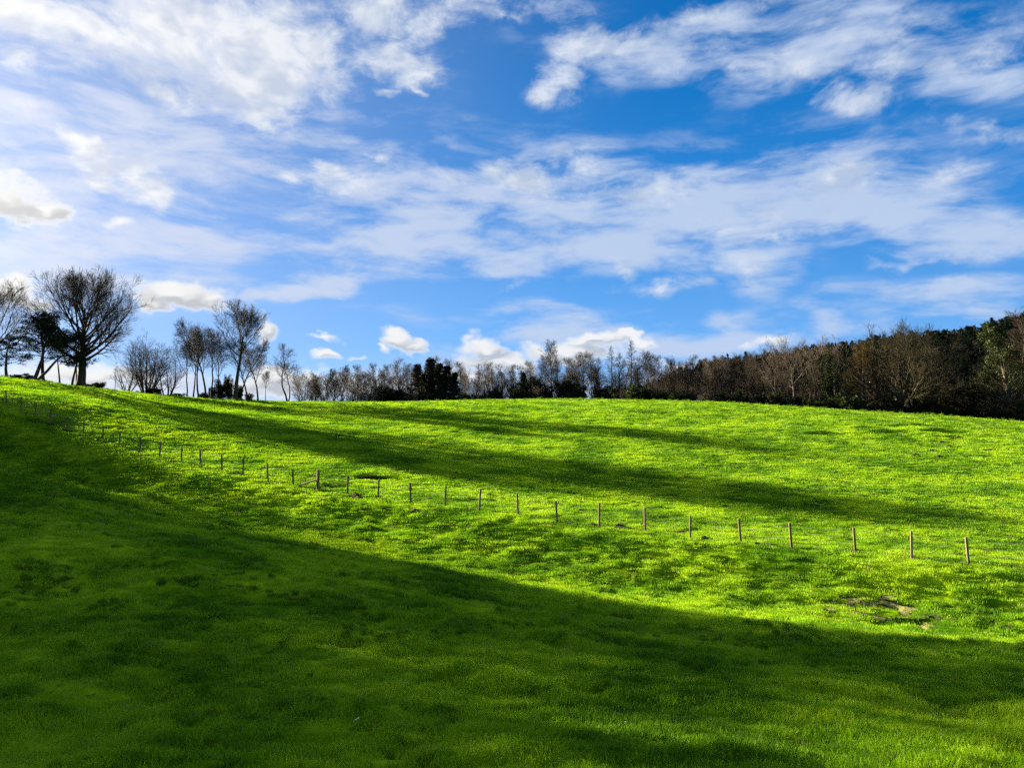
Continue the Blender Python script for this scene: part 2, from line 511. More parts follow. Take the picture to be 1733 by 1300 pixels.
def leafy(name, cols, transl=0.35, scale=0.25, rough=0.6, gloss=0.03, rnd=0.3, patch=None):
    m, nb, out = material(name)
    pos = nb.new('ShaderNodeNewGeometry').outputs['Position']
    oi = nb.new('ShaderNodeObjectInfo').outputs['Random']
    n = nb.noise(pos, scale, 4, 0.6)
    f = nb.m('ADD', nb.m('ADD', nb.mr(n, 0.3, 0.7), nb.m('MULTIPLY', nb.m('SUBTRACT', nb.noise(pos, scale * 12, 2, 0.5), 0.5), 1.0)), nb.m('MULTIPLY', nb.m('SUBTRACT', oi, 0.5), rnd), clamp=True)
    ramp = nb.new('ShaderNodeValToRGB')
    nb.put(ramp.inputs[0], f)
    el = ramp.color_ramp.elements
    el[0].color = (*cols[0], 1)
    el[1].color = (*cols[-1], 1)
    for i, c in enumerate(cols[1:-1]):
        e = el.new((i + 1) / (len(cols) - 1))
        e.color = (*c, 1)
    c = ramp.outputs[0]
    if patch:
        pc, ps, lo, hi, amt = patch
        c = nb.mix(nb.m('MULTIPLY', nb.mr(nb.noise(pos, ps, 3, 0.6), lo, hi), amt), c, pc)
    d = nb.new('ShaderNodeBsdfDiffuse'); nb.put(d.inputs[0], c)
    t = nb.new('ShaderNodeBsdfTranslucent'); nb.put(t.inputs[0], c)
    mx = nb.new('ShaderNodeMixShader'); mx.inputs[0].default_value = transl
    nb.nt.links.new(d.outputs[0], mx.inputs[1]); nb.nt.links.new(t.outputs[0], mx.inputs[2])
    last = mx
    if gloss:
        gl = nb.new('ShaderNodeBsdfGlossy'); gl.inputs['Roughness'].default_value = rough
        gl.inputs[0].default_value = (0.8, 0.85, 0.7, 1)
        m2 = nb.new('ShaderNodeMixShader'); m2.inputs[0].default_value = gloss
        nb.nt.links.new(mx.outputs[0], m2.inputs[1]); nb.nt.links.new(gl.outputs[0], m2.inputs[2])
        last = m2
    nb.nt.links.new(last.outputs[0], out.inputs[0])
    return m


def plain(name, c0, c1, scale=3.0, rough=0.9, bump=0.0, stretch=(1, 1, 1), metallic=0.0):
    m, nb, out = material(name)
    tc = nb.new('ShaderNodeTexCoord').outputs['Object']
    v = nb.vm('MULTIPLY', tc, stretch)
    n = nb.noise(v, scale, 5, 0.6)
    oi = nb.new('ShaderNodeObjectInfo').outputs['Random']
    f = nb.m('ADD', nb.mr(n, 0.3, 0.7), nb.m('MULTIPLY', nb.m('SUBTRACT', oi, 0.5), 0.4), clamp=True)
    p = nb.new('ShaderNodeBsdfPrincipled')
    nb.put(p.inputs['Base Color'], nb.mix(f, c0, c1))
    p.inputs['Roughness'].default_value = rough
    p.inputs['Metallic'].default_value = metallic
    p.inputs['Specular IOR Level'].default_value = 0.25
    if bump:
        b = nb.new('ShaderNodeBump'); b.inputs['Strength'].default_value = bump; b.inputs['Distance'].default_value = 0.02
        nb.put(b.inputs['Height'], n)
        nb.nt.links.new(b.outputs[0], p.inputs['Normal'])
    nb.nt.links.new(p.outputs[0], out.inputs[0])
    return m


GREENS = [(0.042, 0.135, 0.003), (0.158, 0.335, 0.005), (0.275, 0.435, 0.010)]
M = {}
M['grass'] = leafy('grass_blades', GREENS, 0.42, 0.22, 0.5, 0.012, 0.65, patch=((0.24, 0.26, 0.04), 0.9, 0.60, 0.78, 0.20))
M['tussock'] = leafy('coarse_grass', [(0.035, 0.11, 0.002), (0.09, 0.20, 0.003), (0.17, 0.27, 0.008)], 0.35, 0.8, 0.5, 0.012, 0.6)

M['straw'] = leafy('dead_grass', [(0.16, 0.13, 0.05), (0.28, 0.23, 0.10), (0.38, 0.32, 0.16)], 0.3, 1.5, 0.6, 0.0, 0.5)
M['weed'] = leafy('weed_leaves', [(0.05, 0.14, 0.006), (0.09, 0.19, 0.008), (0.12, 0.23, 0.010)], 0.3, 2.0, 0.5, 0.0, 0.5)


def ground_material():
    m, nb, out = material('turf')
    pos = nb.new('ShaderNodeNewGeometry').outputs['Position']
    big = nb.mr(nb.noise(pos, 0.22, 4, 0.6), 0.3, 0.7)
    small = nb.noise(pos, 2.2, 6, 0.65)
    fine = nb.noise(nb.vm('MULTIPLY', pos, (1, 1, 1)), 14.0, 4, 0.7)
    c = nb.mix(big, GREENS[0], GREENS[2])
    c = nb.mix(nb.mr(small, 0.35, 0.7), nb.mix(0.55, c, (0.04, 0.10, 0.001)), c)
    c = nb.mix(nb.mr(fine, 0.55, 0.8, 0, 0.35), c, (0.16, 0.16, 0.012))
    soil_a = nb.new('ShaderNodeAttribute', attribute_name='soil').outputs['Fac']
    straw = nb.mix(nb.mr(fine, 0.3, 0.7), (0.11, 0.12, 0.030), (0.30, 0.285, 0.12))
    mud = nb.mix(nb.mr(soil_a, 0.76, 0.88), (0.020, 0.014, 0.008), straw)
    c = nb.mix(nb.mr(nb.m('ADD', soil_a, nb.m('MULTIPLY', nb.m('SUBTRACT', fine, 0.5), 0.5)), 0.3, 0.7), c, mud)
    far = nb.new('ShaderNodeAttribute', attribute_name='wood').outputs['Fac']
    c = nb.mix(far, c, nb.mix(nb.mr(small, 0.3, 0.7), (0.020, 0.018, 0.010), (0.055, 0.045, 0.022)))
    d = nb.new('ShaderNodeBsdfDiffuse')
    nb.put(d.inputs[0], c)
    b = nb.new('ShaderNodeBump'); b.inputs['Strength'].default_value = 0.7; b.inputs['Distance'].default_value = 0.06
    nb.put(b.inputs['Height'], nb.m('ADD', small, nb.m('MULTIPLY', fine, 0.4)))
    nb.nt.links.new(b.outputs[0], d.inputs['Normal'])
    nb.nt.links.new(d.outputs[0], out.inputs[0])
    return m


M['turf'] = ground_material()
M['bark'] = plain('dark_bark', (0.020, 0.017, 0.013), (0.055, 0.046, 0.034), 4, 0.95, 0.5, (1, 1, 0.25))
M['bark_grey'] = plain('grey_bark', (0.040, 0.036, 0.030), (0.105, 0.092, 0.074), 4, 0.95, 0.5, (1, 1, 0.25))
M['twig'] = plain('dark_twigs', (0.022, 0.018, 0.015), (0.055, 0.045, 0.036), 0.6)
M['twig_brown'] = plain('brown_twigs', (0.013, 0.0095, 0.0075), (0.030, 0.021, 0.015), 0.5)
M['twig_pale'] = plain('pale_twigs', (0.040, 0.032, 0.026), (0.085, 0.068, 0.056), 0.5)
M['twig_olive'] = plain('olive_twigs', (0.017, 0.015, 0.007), (0.046, 0.038, 0.018), 0.5)
M['needle'] = leafy('pine_needles', [(0.004, 0.010, 0.006), (0.009, 0.020, 0.010), (0.017, 0.032, 0.013)], 0.12, 0.5, 0.6, 0.01, 0.3)
M['evergreen'] = leafy('evergreen_leaves', [(0.003, 0.007, 0.003), (0.008, 0.014, 0.006), (0.016, 0.022, 0.008)], 0.12, 0.8, 0.5, 0.01, 0.3)
M['needle_dark'] = leafy('distant_pine_needles', [(0.0025, 0.006, 0.005), (0.005, 0.011, 0.008), (0.010, 0.019, 0.011)], 0.1, 0.3, 0.6, 0.0, 0.4)
M['reddark'] = leafy('dull_red_needles', [(0.018, 0.014, 0.012), (0.035, 0.026, 0.020), (0.045, 0.036, 0.022)], 0.12, 0.8, 0.6, 0.0, 0.3)
M['oakleaf'] = leafy('withered_leaves', [(0.030, 0.026, 0.006), (0.075, 0.055, 0.014), (0.115, 0.075, 0.020)], 0.25, 0.6, 0.7, 0.0, 0.3)
M['ivy'] = leafy('ivy_leaves', [(0.006, 0.014, 0.002), (0.017, 0.031, 0.006), (0.036, 0.050, 0.010)], 0.2, 0.6, 0.5, 0.02, 0.3)
M['scrub'] = leafy('pale_scrub', [(0.015, 0.016, 0.007), (0.036, 0.035, 0.016), (0.065, 0.052, 0.030)], 0.2, 0.9, 0.7, 0.0, 0.5)
M['post'] = plain('weathered_post', (0.070, 0.052, 0.032), (0.20, 0.155, 0.10), 3, 0.85, 0.4, (6, 6, 0.5))
M['post_cap'] = plain('cut_wood', (0.26, 0.20, 0.13), (0.40, 0.32, 0.21), 20, 0.9)
M['wire'] = plain('galvanised_wire', (0.28, 0.28, 0.28), (0.42, 0.42, 0.42), 5, 0.6, 0, (1, 1, 1), 0.4)
M['soil'] = plain('fresh_soil', (0.022, 0.014, 0.009), (0.065, 0.043, 0.027), 9, 1.0, 0.9)
M['leafpale'] = plain('bleached_leaf', (0.55, 0.50, 0.42), (0.78, 0.75, 0.70), 20, 0.7)
M['leafbrown'] = plain('dry_brown_leaf', (0.20, 0.12, 0.06), (0.36, 0.24, 0.13), 20, 0.8)
mw, nbw, outw = material('puddle_water')
pw_ = nbw.new('ShaderNodeBsdfPrincipled')
pw_.inputs['Base Color'].default_value = (0.035, 0.03, 0.022, 1)
pw_.inputs['Roughness'].default_value = 0.06
nbw.nt.links.new(pw_.outputs[0], outw.inputs[0])
M['water'] = mw


# ------------------------------------------------------------------ mesh helpers
def mesh_np(name, verts, faces_list, mats, mat_idx=None, smooth=True):
    """faces_list: list of (n, k) integer arrays"""
    me = bpy.data.meshes.new(name)
    verts = np.asarray(verts, np.float32)
    me.vertices.add(len(verts))
    me.vertices.foreach_set('co', verts.ravel())
    nl = sum(f.size for f in faces_list)
    npoly = sum(len(f) for f in faces_list)
    me.loops.add(nl)
    me.polygons.add(npoly)
    me.loops.foreach_set('vertex_index', np.concatenate([f.ravel() for f in faces_list]).astype(np.int32))
    tot = np.concatenate([np.full(len(f), f.shape[1]) for f in faces_list])
    start = np.concatenate([[0], np.cumsum(tot)[:-1]])
    me.polygons.foreach_set('loop_start', start.astype(np.int32))
    me.polygons.foreach_set('use_smooth', np.full(npoly, smooth))
    for m in mats:
        me.materials.append(m)
    if mat_idx is not None:
        me.polygons.foreach_set('material_index', mat_idx.astype(np.int32))
    me.update(calc_edges=True)
    me.validate()
    return me


def link(name, me, parent=None, kind=None, label=None, cat=None, group=None, loc=None):
    o = bpy.data.objects.new(name, me)
    COL.objects.link(o)
    if parent:
        o.parent = parent
    if loc is not None:
        o.location = loc
    for k, v in (('kind', kind), ('label', label), ('category', cat), ('group', group)):
        if v:
            o[k] = v
    return o


def norm(v):
    return v / np.maximum(np.linalg.norm(v, axis=-1, keepdims=True), 1e-9)


class Geo:
    def __init__(self):
        self.v, self.f3, self.f4, self.n = [], [], [], 0

    def add(self, v, f):
        v = np.asarray(v, float).reshape(-1, 3)
        f = np.asarray(f, int) + self.n
        (self.f3 if f.shape[1] == 3 else self.f4).append(f)
        self.v.append(v)
        self.n += len(v)

    def tubes(self, P, Rr, sides):
        """P (B,n,3), Rr (B,n): tapered tubes, closed to a point-like end"""
        B, n, _ = P.shape
        T = np.empty_like(P)
        T[:, 1:-1] = P[:, 2:] - P[:, :-2]
        T[:, 0] = P[:, 1] - P[:, 0]
        T[:, -1] = P[:, -1] - P[:, -2]
        T = norm(T)
        ref = np.where(np.abs(T[:, :1, 2:3]) > 0.8, np.array([1.0, 0, 0]), np.array([0, 0, 1.0]))
        ref = np.broadcast_to(ref, T.shape)
        U = norm(np.cross(T, ref))
        V = np.cross(T, U)
        a = np.arange(sides) / sides * 2 * math.pi
        ring = P[:, :, None] + Rr[:, :, None, None] * (np.cos(a)[None, None, :, None] * U[:, :, None] + np.sin(a)[None, None, :, None] * V[:, :, None])
        idx = np.arange(B * n * sides).reshape(B, n, sides)
        nxt = np.roll(idx, -1, axis=2)
        f = np.stack([idx[:, :-1], nxt[:, :-1], nxt[:, 1:], idx[:, 1:]], axis=-1).reshape(-1, 4)
        self.add(ring.reshape(-1, 3), f)

    def cards(self, C, D, W, L):
        """leaf-like quads at C along D (n,3), half width W, length L"""
        n = len(C)
        rnd = np.random.RandomState(n).normal(size=(n, 3))
        sd = norm(np.cross(D, rnd))
        W = np.broadcast_to(np.asarray(W, float).reshape(-1, 1), (n, 1))
        L = np.broadcast_to(np.asarray(L, float).reshape(-1, 1), (n, 1))
        v = np.stack([C - sd * W * 0.3, C + D * L * 0.5 - sd * W, C + D * L, C + D * L * 0.5 + sd * W], axis=1)
        self.add(v.reshape(-1, 3), np.arange(n * 4).reshape(n, 4))

    def mesh(self, name, mat, smooth=True):
        fl = [np.concatenate(x) for x in (self.f3, self.f4) if x]
        return mesh_np(name, np.concatenate(self.v), fl, [mat], None, smooth)


# ------------------------------------------------------------------ ground sheet
def build_ground():
    dense = np.linspace(-42, 42, 770)
    coarse = np.concatenate([np.linspace(42, 318, 70)[1:-1]])
    ang = np.radians(np.concatenate([dense, coarse]))
    rr = np.concatenate([np.linspace(0.05, 5, 12)[:-1], np.exp(np.linspace(math.log(5), math.log(150), 520)), np.exp(np.linspace(math.log(150), math.log(6000), 46))[1:]])
    A, Rr = np.meshgrid(ang, rr)
    x, y = Rr * np.sin(A), Rr * np.cos(A)
    z = ground(x, y)
    nr, na = A.shape
    idx = np.arange(nr * na).reshape(nr, na)
    nx = np.roll(idx, -1, axis=1)
    f = np.stack([idx[:-1], nx[:-1], nx[1:], idx[1:]], axis=-1).reshape(-1, 4)[:, ::-1]
    me = mesh_np('ground', np.stack([x, y, z], -1).reshape(-1, 3), [f], [M['turf']])
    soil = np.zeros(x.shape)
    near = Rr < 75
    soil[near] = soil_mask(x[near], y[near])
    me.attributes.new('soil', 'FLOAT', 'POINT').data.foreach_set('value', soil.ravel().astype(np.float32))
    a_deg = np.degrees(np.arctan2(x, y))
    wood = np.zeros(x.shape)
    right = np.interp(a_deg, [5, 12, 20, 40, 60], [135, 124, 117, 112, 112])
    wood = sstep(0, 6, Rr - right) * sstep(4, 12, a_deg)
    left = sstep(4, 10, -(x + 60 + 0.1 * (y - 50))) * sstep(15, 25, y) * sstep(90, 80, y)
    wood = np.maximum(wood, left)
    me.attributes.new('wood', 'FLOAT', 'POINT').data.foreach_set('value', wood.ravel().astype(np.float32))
    link('ground', me, kind='structure', label='sloping green pasture rising to a smooth crest')


build_ground()

# ------------------------------------------------------------------ scattering by points
PROTO = {}


def scatter(name, protos, pos, rot, scl, pick, **tags):
    """one object whose points carry copies of the proto meshes (for what nobody could count)"""
    coll = bpy.data.collections.new(name + '_sources')
    for i, me in enumerate(protos):
        o = bpy.data.objects.new('%s_source_%02d' % (name, i), me)
        coll.objects.link(o)
    me = bpy.data.meshes.new(name)
    n = len(pos)
    me.vertices.add(n)
    me.vertices.foreach_set('co', np.asarray(pos, np.float32).ravel())
    for k, t, v, key in (('rot', 'FLOAT_VECTOR', rot, 'vector'), ('scl', 'FLOAT_VECTOR', scl, 'vector')):
        me.attributes.new(k, t, 'POINT').data.foreach_set(key, np.asarray(v, np.float32).ravel())
    me.attributes.new('pick', 'INT', 'POINT').data.foreach_set('value', np.asarray(pick, np.int32))
    o = link(name, me, **tags)
    g = bpy.data.node_groups.new(name + '_points', 'GeometryNodeTree')
    g.interface.new_socket('Geometry', in_out='INPUT', socket_type='NodeSocketGeometry')
    g.interface.new_socket('Geometry', in_out='OUTPUT', socket_type='NodeSocketGeometry')
    N = g.nodes
    gi, go = N.new('NodeGroupInput'), N.new('NodeGroupOutput')
    ci = N.new('GeometryNodeCollectionInfo')
    ci.inputs['Collection'].default_value = coll
    ci.inputs['Separate Children'].default_value = True
    ci.inputs['Reset Children'].default_value = True
    ip = N.new('GeometryNodeInstanceOnPoints')
    ip.inputs['Pick Instance'].default_value = True

    def attr(nm, t):
        a = N.new('GeometryNodeInputNamedAttribute')
        a.data_type = t
        a.inputs['Name'].default_value = nm
        return a.outputs['Attribute']
    L = g.links.new
    L(gi.outputs[0], ip.inputs['Points'])
    L(ci.outputs[0], ip.inputs['Instance'])
    L(attr('pick', 'INT'), ip.inputs['Instance Index'])
    e2r = N.new('FunctionNodeEulerToRotation')
    L(attr('rot', 'FLOAT_VECTOR'), e2r.inputs[0])
    L(e2r.outputs[0], ip.inputs['Rotation'])
    L(attr('scl', 'FLOAT_VECTOR'), ip.inputs['Scale'])
    L(ip.outputs[0], go.inputs[0])
    md = o.modifiers.new('scatter', 'NODES')
    md.node_group = g
    return o


# ------------------------------------------------------------------ grass
GOLD_A = 2.39996


def grass_patch(seed, n, rad, h0, h1, wid, lean=0.5):
    g = np.random.RandomState(seed)
    r = rad * np.sqrt(g.rand(n))
    a = g.rand(n) * 2 * math.pi
    base = np.stack([r * np.cos(a), r * np.sin(a), np.full(n, -0.01)], -1)
    h = (h0 + (h1 - h0) * g.rand(n) ** 1.5) * (1 - 0.35 * (r / rad) ** 2)
    la = g.rand(n) * 2 * math.pi
    lv = np.stack([np.cos(la), np.sin(la), np.zeros(n)], -1) * (lean * (0.3 + g.rand(n)))[:, None]
    mid = base + (np.array([0, 0, 0.55]) + lv * 0.28) * h[:, None]
    tip = base + (np.array([0, 0, 0.92]) + lv * 1.0) * h[:, None]
    fa = g.rand(n) * 2 * math.pi
    sd = np.stack([np.cos(fa), np.sin(fa), np.zeros(n)], -1) * (wid * (0.6 + 0.8 * g.rand(n)))[:, None]
    v = np.stack([base - sd * 0.7, base + sd * 0.7, mid + sd, mid - sd, tip], 1).reshape(-1, 3)
    i = np.arange(n)[:, None] * 5
    G = Geo()
    G.add(v, i + np.array([[0, 1, 2, 3]]))
    G.f3.append(i + np.array([[3, 2, 4]]))
    return G


def build_grass():
    g = np.random.RandomState(4)
    protos = []
    for k in range(4):
        protos.append(grass_patch(10 + k, 170, 0.24, 0.035, 0.125, 0.0036).mesh('grass_fine', M['grass'], False))
    for k in range(4):
        protos.append(grass_patch(30 + k, 130, 0.34, 0.04, 0.11, 0.0055).mesh('grass_mid', M['grass'], False))
    for k in range(3):
        protos.append(grass_patch(50 + k, 110, 0.55, 0.05, 0.13, 0.013).mesh('grass_far', M['grass'], False))
    for k in range(3):
        protos.append(grass_patch(70 + k, 90, 0.10, 0.08, 0.20, 0.0040, 0.8).mesh('grass_tussock', M['tussock'], False))
    for k in range(2):
        protos.append(grass_patch(80 + k, 14, 0.12, 0.10, 0.22, 0.0020, 0.7).mesh('grass_straw', M['straw'], False))
    for k in range(2):      # flat rosettes of broad-leaved weeds
        W = Geo()
        a_ = np.arange(9) * GOLD_A + k
        D_ = np.stack([np.cos(a_), np.sin(a_), 0.35 + 0.3 * g.rand(9)], -1)
        W.cards(np.zeros((9, 3)) + np.array([0, 0, 0.03]), norm(D_), 0.022 + 0.01 * g.rand(9), 0.10 + 0.05 * g.rand(9))
        protos.append(W.mesh('weed_rosette', M['weed'], False))
    pos, rot, scl, pick = [], [], [], []

    def along_fence(n, wid, s0, s1):
        t = g.uniform(-6, 78, n)
        o_ = g.normal(size=n) * wid
        x, y = FA[0] + FD[0] * t + FN[0] * o_, FA[1] + FD[1] * t + FN[1] * o_
        sc = g.uniform(s0, s1, n)
        pos.append(np.stack([x, y, ground(x, y)], -1))
        rot.append(np.stack([0.1 * g.normal(size=n), 0.1 * g.normal(size=n), g.rand(n) * 6.283], -1))
        scl.append(np.stack([sc, sc, sc * g.uniform(0.7, 1.2, n)], -1))
        pick.append(g.randint(11, 16, n))

    def zone(r0, r1, dens, lo, hi, s0, s1, thr=None):
        area = (84 / 360) * math.pi * (r1 * r1 - r0 * r0)
        n = int(area * dens)
        r = np.sqrt(r0 * r0 + (r1 * r1 - r0 * r0) * g.rand(n))
        a = np.radians(-42 + 84 * g.rand(n))
        x, y = r * np.sin(a), r * np.cos(a)
        keep = np.ones(n, bool)
        if r0 < 75:
            keep &= soil_mask(x, y) < 0.22 + 0.35 * g.rand(n)
        if thr is not None:
            cl = fbm(x / 1.3, y / 1.3, 3, 91)
            t_, s_ = fence_coords(x, y)
            keep &= cl + 0.5 * np.exp(-((s_ + 4.6) / 2.6) ** 2) > thr + 0.2 * g.rand(n)
        x, y, r = x[keep], y[keep], r[keep]
        n = len(x)
        z = ground(x, y)
        hv = 1 + np.where(r > 46, 0.7, 1.5) * fbm(x / 0.8, y / 0.5, 3, 95) + 0.18 * g.normal(size=n)
        s = s0 + (s1 - s0) * (r - r0) / (r1 - r0)
        pos.append(np.stack([x, y, z], -1))
        rot.append(np.stack([0.08 * g.normal(size=n), 0.08 * g.normal(size=n), g.rand(n) * 6.283], -1))
        scl.append(np.stack([s * (0.85 + 0.3 * g.rand(n)), s * (0.85 + 0.3 * g.rand(n)), s * np.clip(hv, 0.25, 2.1)], -1))
        pick.append(g.randint(lo, hi, n))

    zone(5.5, 20, 34, 0, 4, 1.0, 1.15)
    zone(20, 46, 13, 4, 8, 1.0, 1.3)
    zone(46, 84, 9.0, 8, 11, 0.95, 1.15)
    zone(84, 132, 5.0, 8, 11, 1.2, 1.5)
    zone(6, 26, 14.0, 11, 14, 0.7, 1.15, 0.10)
    zone(26, 60, 4.5, 11, 14, 1.0, 1.6, 0.22)
    zone(46, 118, 0.7, 11, 14, 1.1, 1.7, 0.15)
    zone(6, 24, 2.2, 14, 16, 0.6, 0.9)
    zone(24, 60, 0.7, 14, 16, 1.0, 1.5)
    zone(6, 22, 0.45, 16, 18, 0.5, 0.8)
    zone(92, 120, 0.5, 11, 14, 1.8, 2.8)
    along_fence(420, 0.22, 0.9, 1.7)
    scatter('grass', protos, np.concatenate(pos), np.concatenate(rot), np.concatenate(scl), np.concatenate(pick),
            kind='stuff', label='short green pasture grass covering the whole field', cat='grass')


build_grass()

# ------------------------------------------------------------------ tree growing
GOLD = 2.39996


def march(g, p0, d0, L, n, up, wob, side=None):
    B = len(p0)
    P = np.empty((B, n, 3))
    P[:, 0] = p0
    d = norm(d0)
    st = (L / (n - 1))[:, None]
    for j in range(1, n):
        P[:, j] = P[:, j - 1] + d * st
        d = d + np.array([0, 0, 1.0]) * up + g.normal(size=(B, 3)) * wob
        if side is not None:
            d = d + side
        d = norm(d)
    return P


def spawn(g, P, Rr, k, t0, t1, ang, ln, n, up, wob, rr, rmin, tip=0.25, absolute=False, jit=0.35, side=None, dome=None):
    """grow k children on every branch of P"""
    B, m, _ = P.shape
    t = t0 + (t1 - t0) * (np.arange(k)[None] + g.rand(B, k)) / k
    x = t * (m - 1)
    i = np.clip(np.floor(x).astype(int), 0, m - 2)
    f = (x - i)[..., None]
    b = np.arange(B)[:, None]
    pos = P[b, i] * (1 - f) + P[b, i + 1] * f
    rad = Rr[b, i] * (1 - f[..., 0]) + Rr[b, i + 1] * f[..., 0]
    T = norm(P[b, i + 1] - P[b, i])
    ref = np.where(np.abs(T[..., 2:3]) > 0.9, np.array([1.0, 0, 0]), np.array([0, 0, 1.0]))
    U = norm(np.cross(T, ref))
    V = np.cross(T, U)
    az = g.rand(B, 1) * 6.283 + GOLD * np.arange(k)[None] + g.normal(size=(B, k)) * 0.5
    u = (t - t0) / max(1e-6, t1 - t0)
    an = np.radians(ang[0] + (ang[1] - ang[0]) * u + g.normal(size=(B, k)) * 7)
    d = np.cos(an)[..., None] * T + np.sin(an)[..., None] * (np.cos(az)[..., None] * U + np.sin(az)[..., None] * V)
    Lp = np.linalg.norm(np.diff(P, axis=1), axis=2).sum(1)[:, None]
    L = (ln[0] + (ln[1] - ln[0]) * u) * (1.0 if absolute else Lp) * (1 - jit + 2 * jit * g.rand(B, k))
    if dome is not None:        # limbs end on a rounded crown outline
        cz, da, db = dome
        q = (pos - np.array([0, 0, cz])) / np.array([da, da, db])
        e = d + np.array([0, 0, 0.25])
        e = norm(e) / np.array([da, da, db])
        A, B_, C_ = (e * e).sum(-1), (q * e).sum(-1), (q * q).sum(-1) - 1
        L = (-B_ + np.sqrt(np.maximum(B_ * B_ - A * C_, 0.0))) / A * (0.9 + 0.2 * g.rand(B, k))
        L = np.maximum(L, 0.3)
    r0 = np.maximum(rad * rr, rmin)
    Q = march(g, pos.reshape(-1, 3), d.reshape(-1, 3), L.ravel(), n, up, wob, side)
    q = r0.ravel()[:, None] * np.linspace(1, tip, n)[None]
    return Q, np.maximum(q, rmin * 0.6)


def trunk_path(g, starts, dirs, lens, rads, n=9, up=0.02, wob=0.05, tip=0.12, flare=1.35):
    P = march(g, np.asarray(starts, float), np.asarray(dirs, float), np.asarray(lens, float), n, up, wob)
    q = np.asarray(rads, float)[:, None] * (np.linspace(1, tip, n) ** 0.9)[None]
    q[:, 0] *= flare
    return P, q


def pack(name, wood, twigs, bark, twig_mat, foliage=None, fmat=None):
    """meshes of one kind of tree: (trunk, crown, foliage, height)"""
    a = Geo()
    for (P, q, s) in wood:
        a.tubes(P, q, s)
    b = Geo()
    for (P, q, s) in twigs:
        b.tubes(P, q, s)
    top = max(float(P[..., 2].max()) for (P, q, s) in wood + twigs)
    if foliage is not None:
        top = max(top, float(np.concatenate(foliage.v)[:, 2].max()))
    return dict(trunk=a.mesh(name + '_trunk', bark), crown=b.mesh(name + '_crown', twig_mat) if twigs else None,
                foliage=foliage.mesh(name + '_foliage', fmat, False) if foliage is not None else None, height=top)


def leaves_around(g, G, C, n, rad, w, l, flat=1.0, upward=0.3):
    """n leaf cards round every centre"""
    m = len(C)
    off = g.normal(size=(m * n, 3))
    off = norm(off) * (g.rand(m * n, 1) ** 0.4)
    off[:, 2] *= flat
    r = np.repeat(np.broadcast_to(np.asarray(rad, float), (m,)), n)[:, None]
    pos = np.repeat(C, n, axis=0) + off * r
    D = norm(off + g.normal(size=(m * n, 3)) * 0.7 + np.array([0, 0, upward]))
    s = 0.6 + 0.8 * g.rand(m * n)
    G.cards(pos, D, w * s, l * s)


def beech(seed, H=16.0, low=0.2, limbs=22, spread=0.44, r0=0.62, k=(10, 7, 5), rmin=0.016, bark='bark', twig='twig', lean=(0, 0), ang=(66, 20), up1=0.10, tl=0.66, topl=0.33, crown=(0.60, 0.40, 0.34)):
    g = np.random.RandomState(seed)
    dome = tuple(H * c_ for c_ in crown)
    P0, R0 = trunk_path(g, [(0, 0, -0.4)], [(lean[0], lean[1], 1)], [H * tl], [r0], 11, 0.06, 0.035, 0.10, 1.5)
    P1, R1 = spawn(g, P0, R0, limbs, low, 0.97, ang, (H * spread, H * topl), 8, up1, 0.07, 0.52, rmin * 2, 0.2, True, 0.15, None, dome)
    P2, R2 = spawn(g, P1, R1, k[0], 0.25, 1.0, (38, 26), (0.46, 0.24), 6, 0.07, 0.07, 0.55, rmin * 1.4, 0.3)
    P3, R3 = spawn(g, P2, R2, k[1], 0.25, 1.0, (36, 26), (0.52, 0.36), 5, 0.05, 0.08, 0.6, rmin, 0.5)
    tw = [(P2, R2, 4), (P3, R3, 3)]
    if k[2]:
        P4, R4 = spawn(g, P3, R3, k[2], 0.3, 1.0, (34, 26), (0.66, 0.46), 3, 0.05, 0.08, 0.7, rmin * 0.8, 0.6)
        tw.append((P4, R4, 3))
    return pack('beech', [(P0, R0, 12), (P1, R1, 6)], tw, M[bark], M[twig])


def multistem(seed, H=9.0, stems=7, fan=0.5, k1=9, k2=7, k3=5, rmin=0.011, r0=0.12, bark='bark', twig='twig', up=0.05, wob=0.05):
    g = np.random.RandomState(seed)
    a = np.arange(stems) * GOLD + g.rand(stems)
    s = fan * (0.25 + 0.75 * g.rand(stems))
    st = np.stack([0.35 * np.cos(a), 0.35 * np.sin(a), np.full(stems, -0.3)], -1)
    P0, R0 = trunk_path(g, st, np.stack([np.cos(a) * s, np.sin(a) * s, np.ones(stems)], -1), H * (1 - 0.35 * s / fan * 0.6) * (0.8 + 0.2 * g.rand(stems)), r0 * (0.6 + 0.6 * g.rand(stems)), 9, up, wob, 0.1)
    P1, R1 = spawn(g, P0, R0, k1, 0.15, 1.0, (40, 25), (0.45, 0.2), 6, 0.07, 0.08, 0.5, rmin * 1.5, 0.3)
    P2, R2 = spawn(g, P1, R1, k2, 0.2, 1.0, (38, 28), (0.55, 0.35), 5, 0.04, 0.10, 0.6, rmin, 0.5)
    P3, R3 = spawn(g, P2, R2, k3, 0.3, 1.0, (38, 28), (0.6, 0.4), 3, 0.04, 0.12, 0.7, rmin * 0.8, 0.6)
    return pack('shrubby_tree', [(P0, R0, 6)], [(P1, R1, 4), (P2, R2, 3), (P3, R3, 3)], M[bark], M[twig])


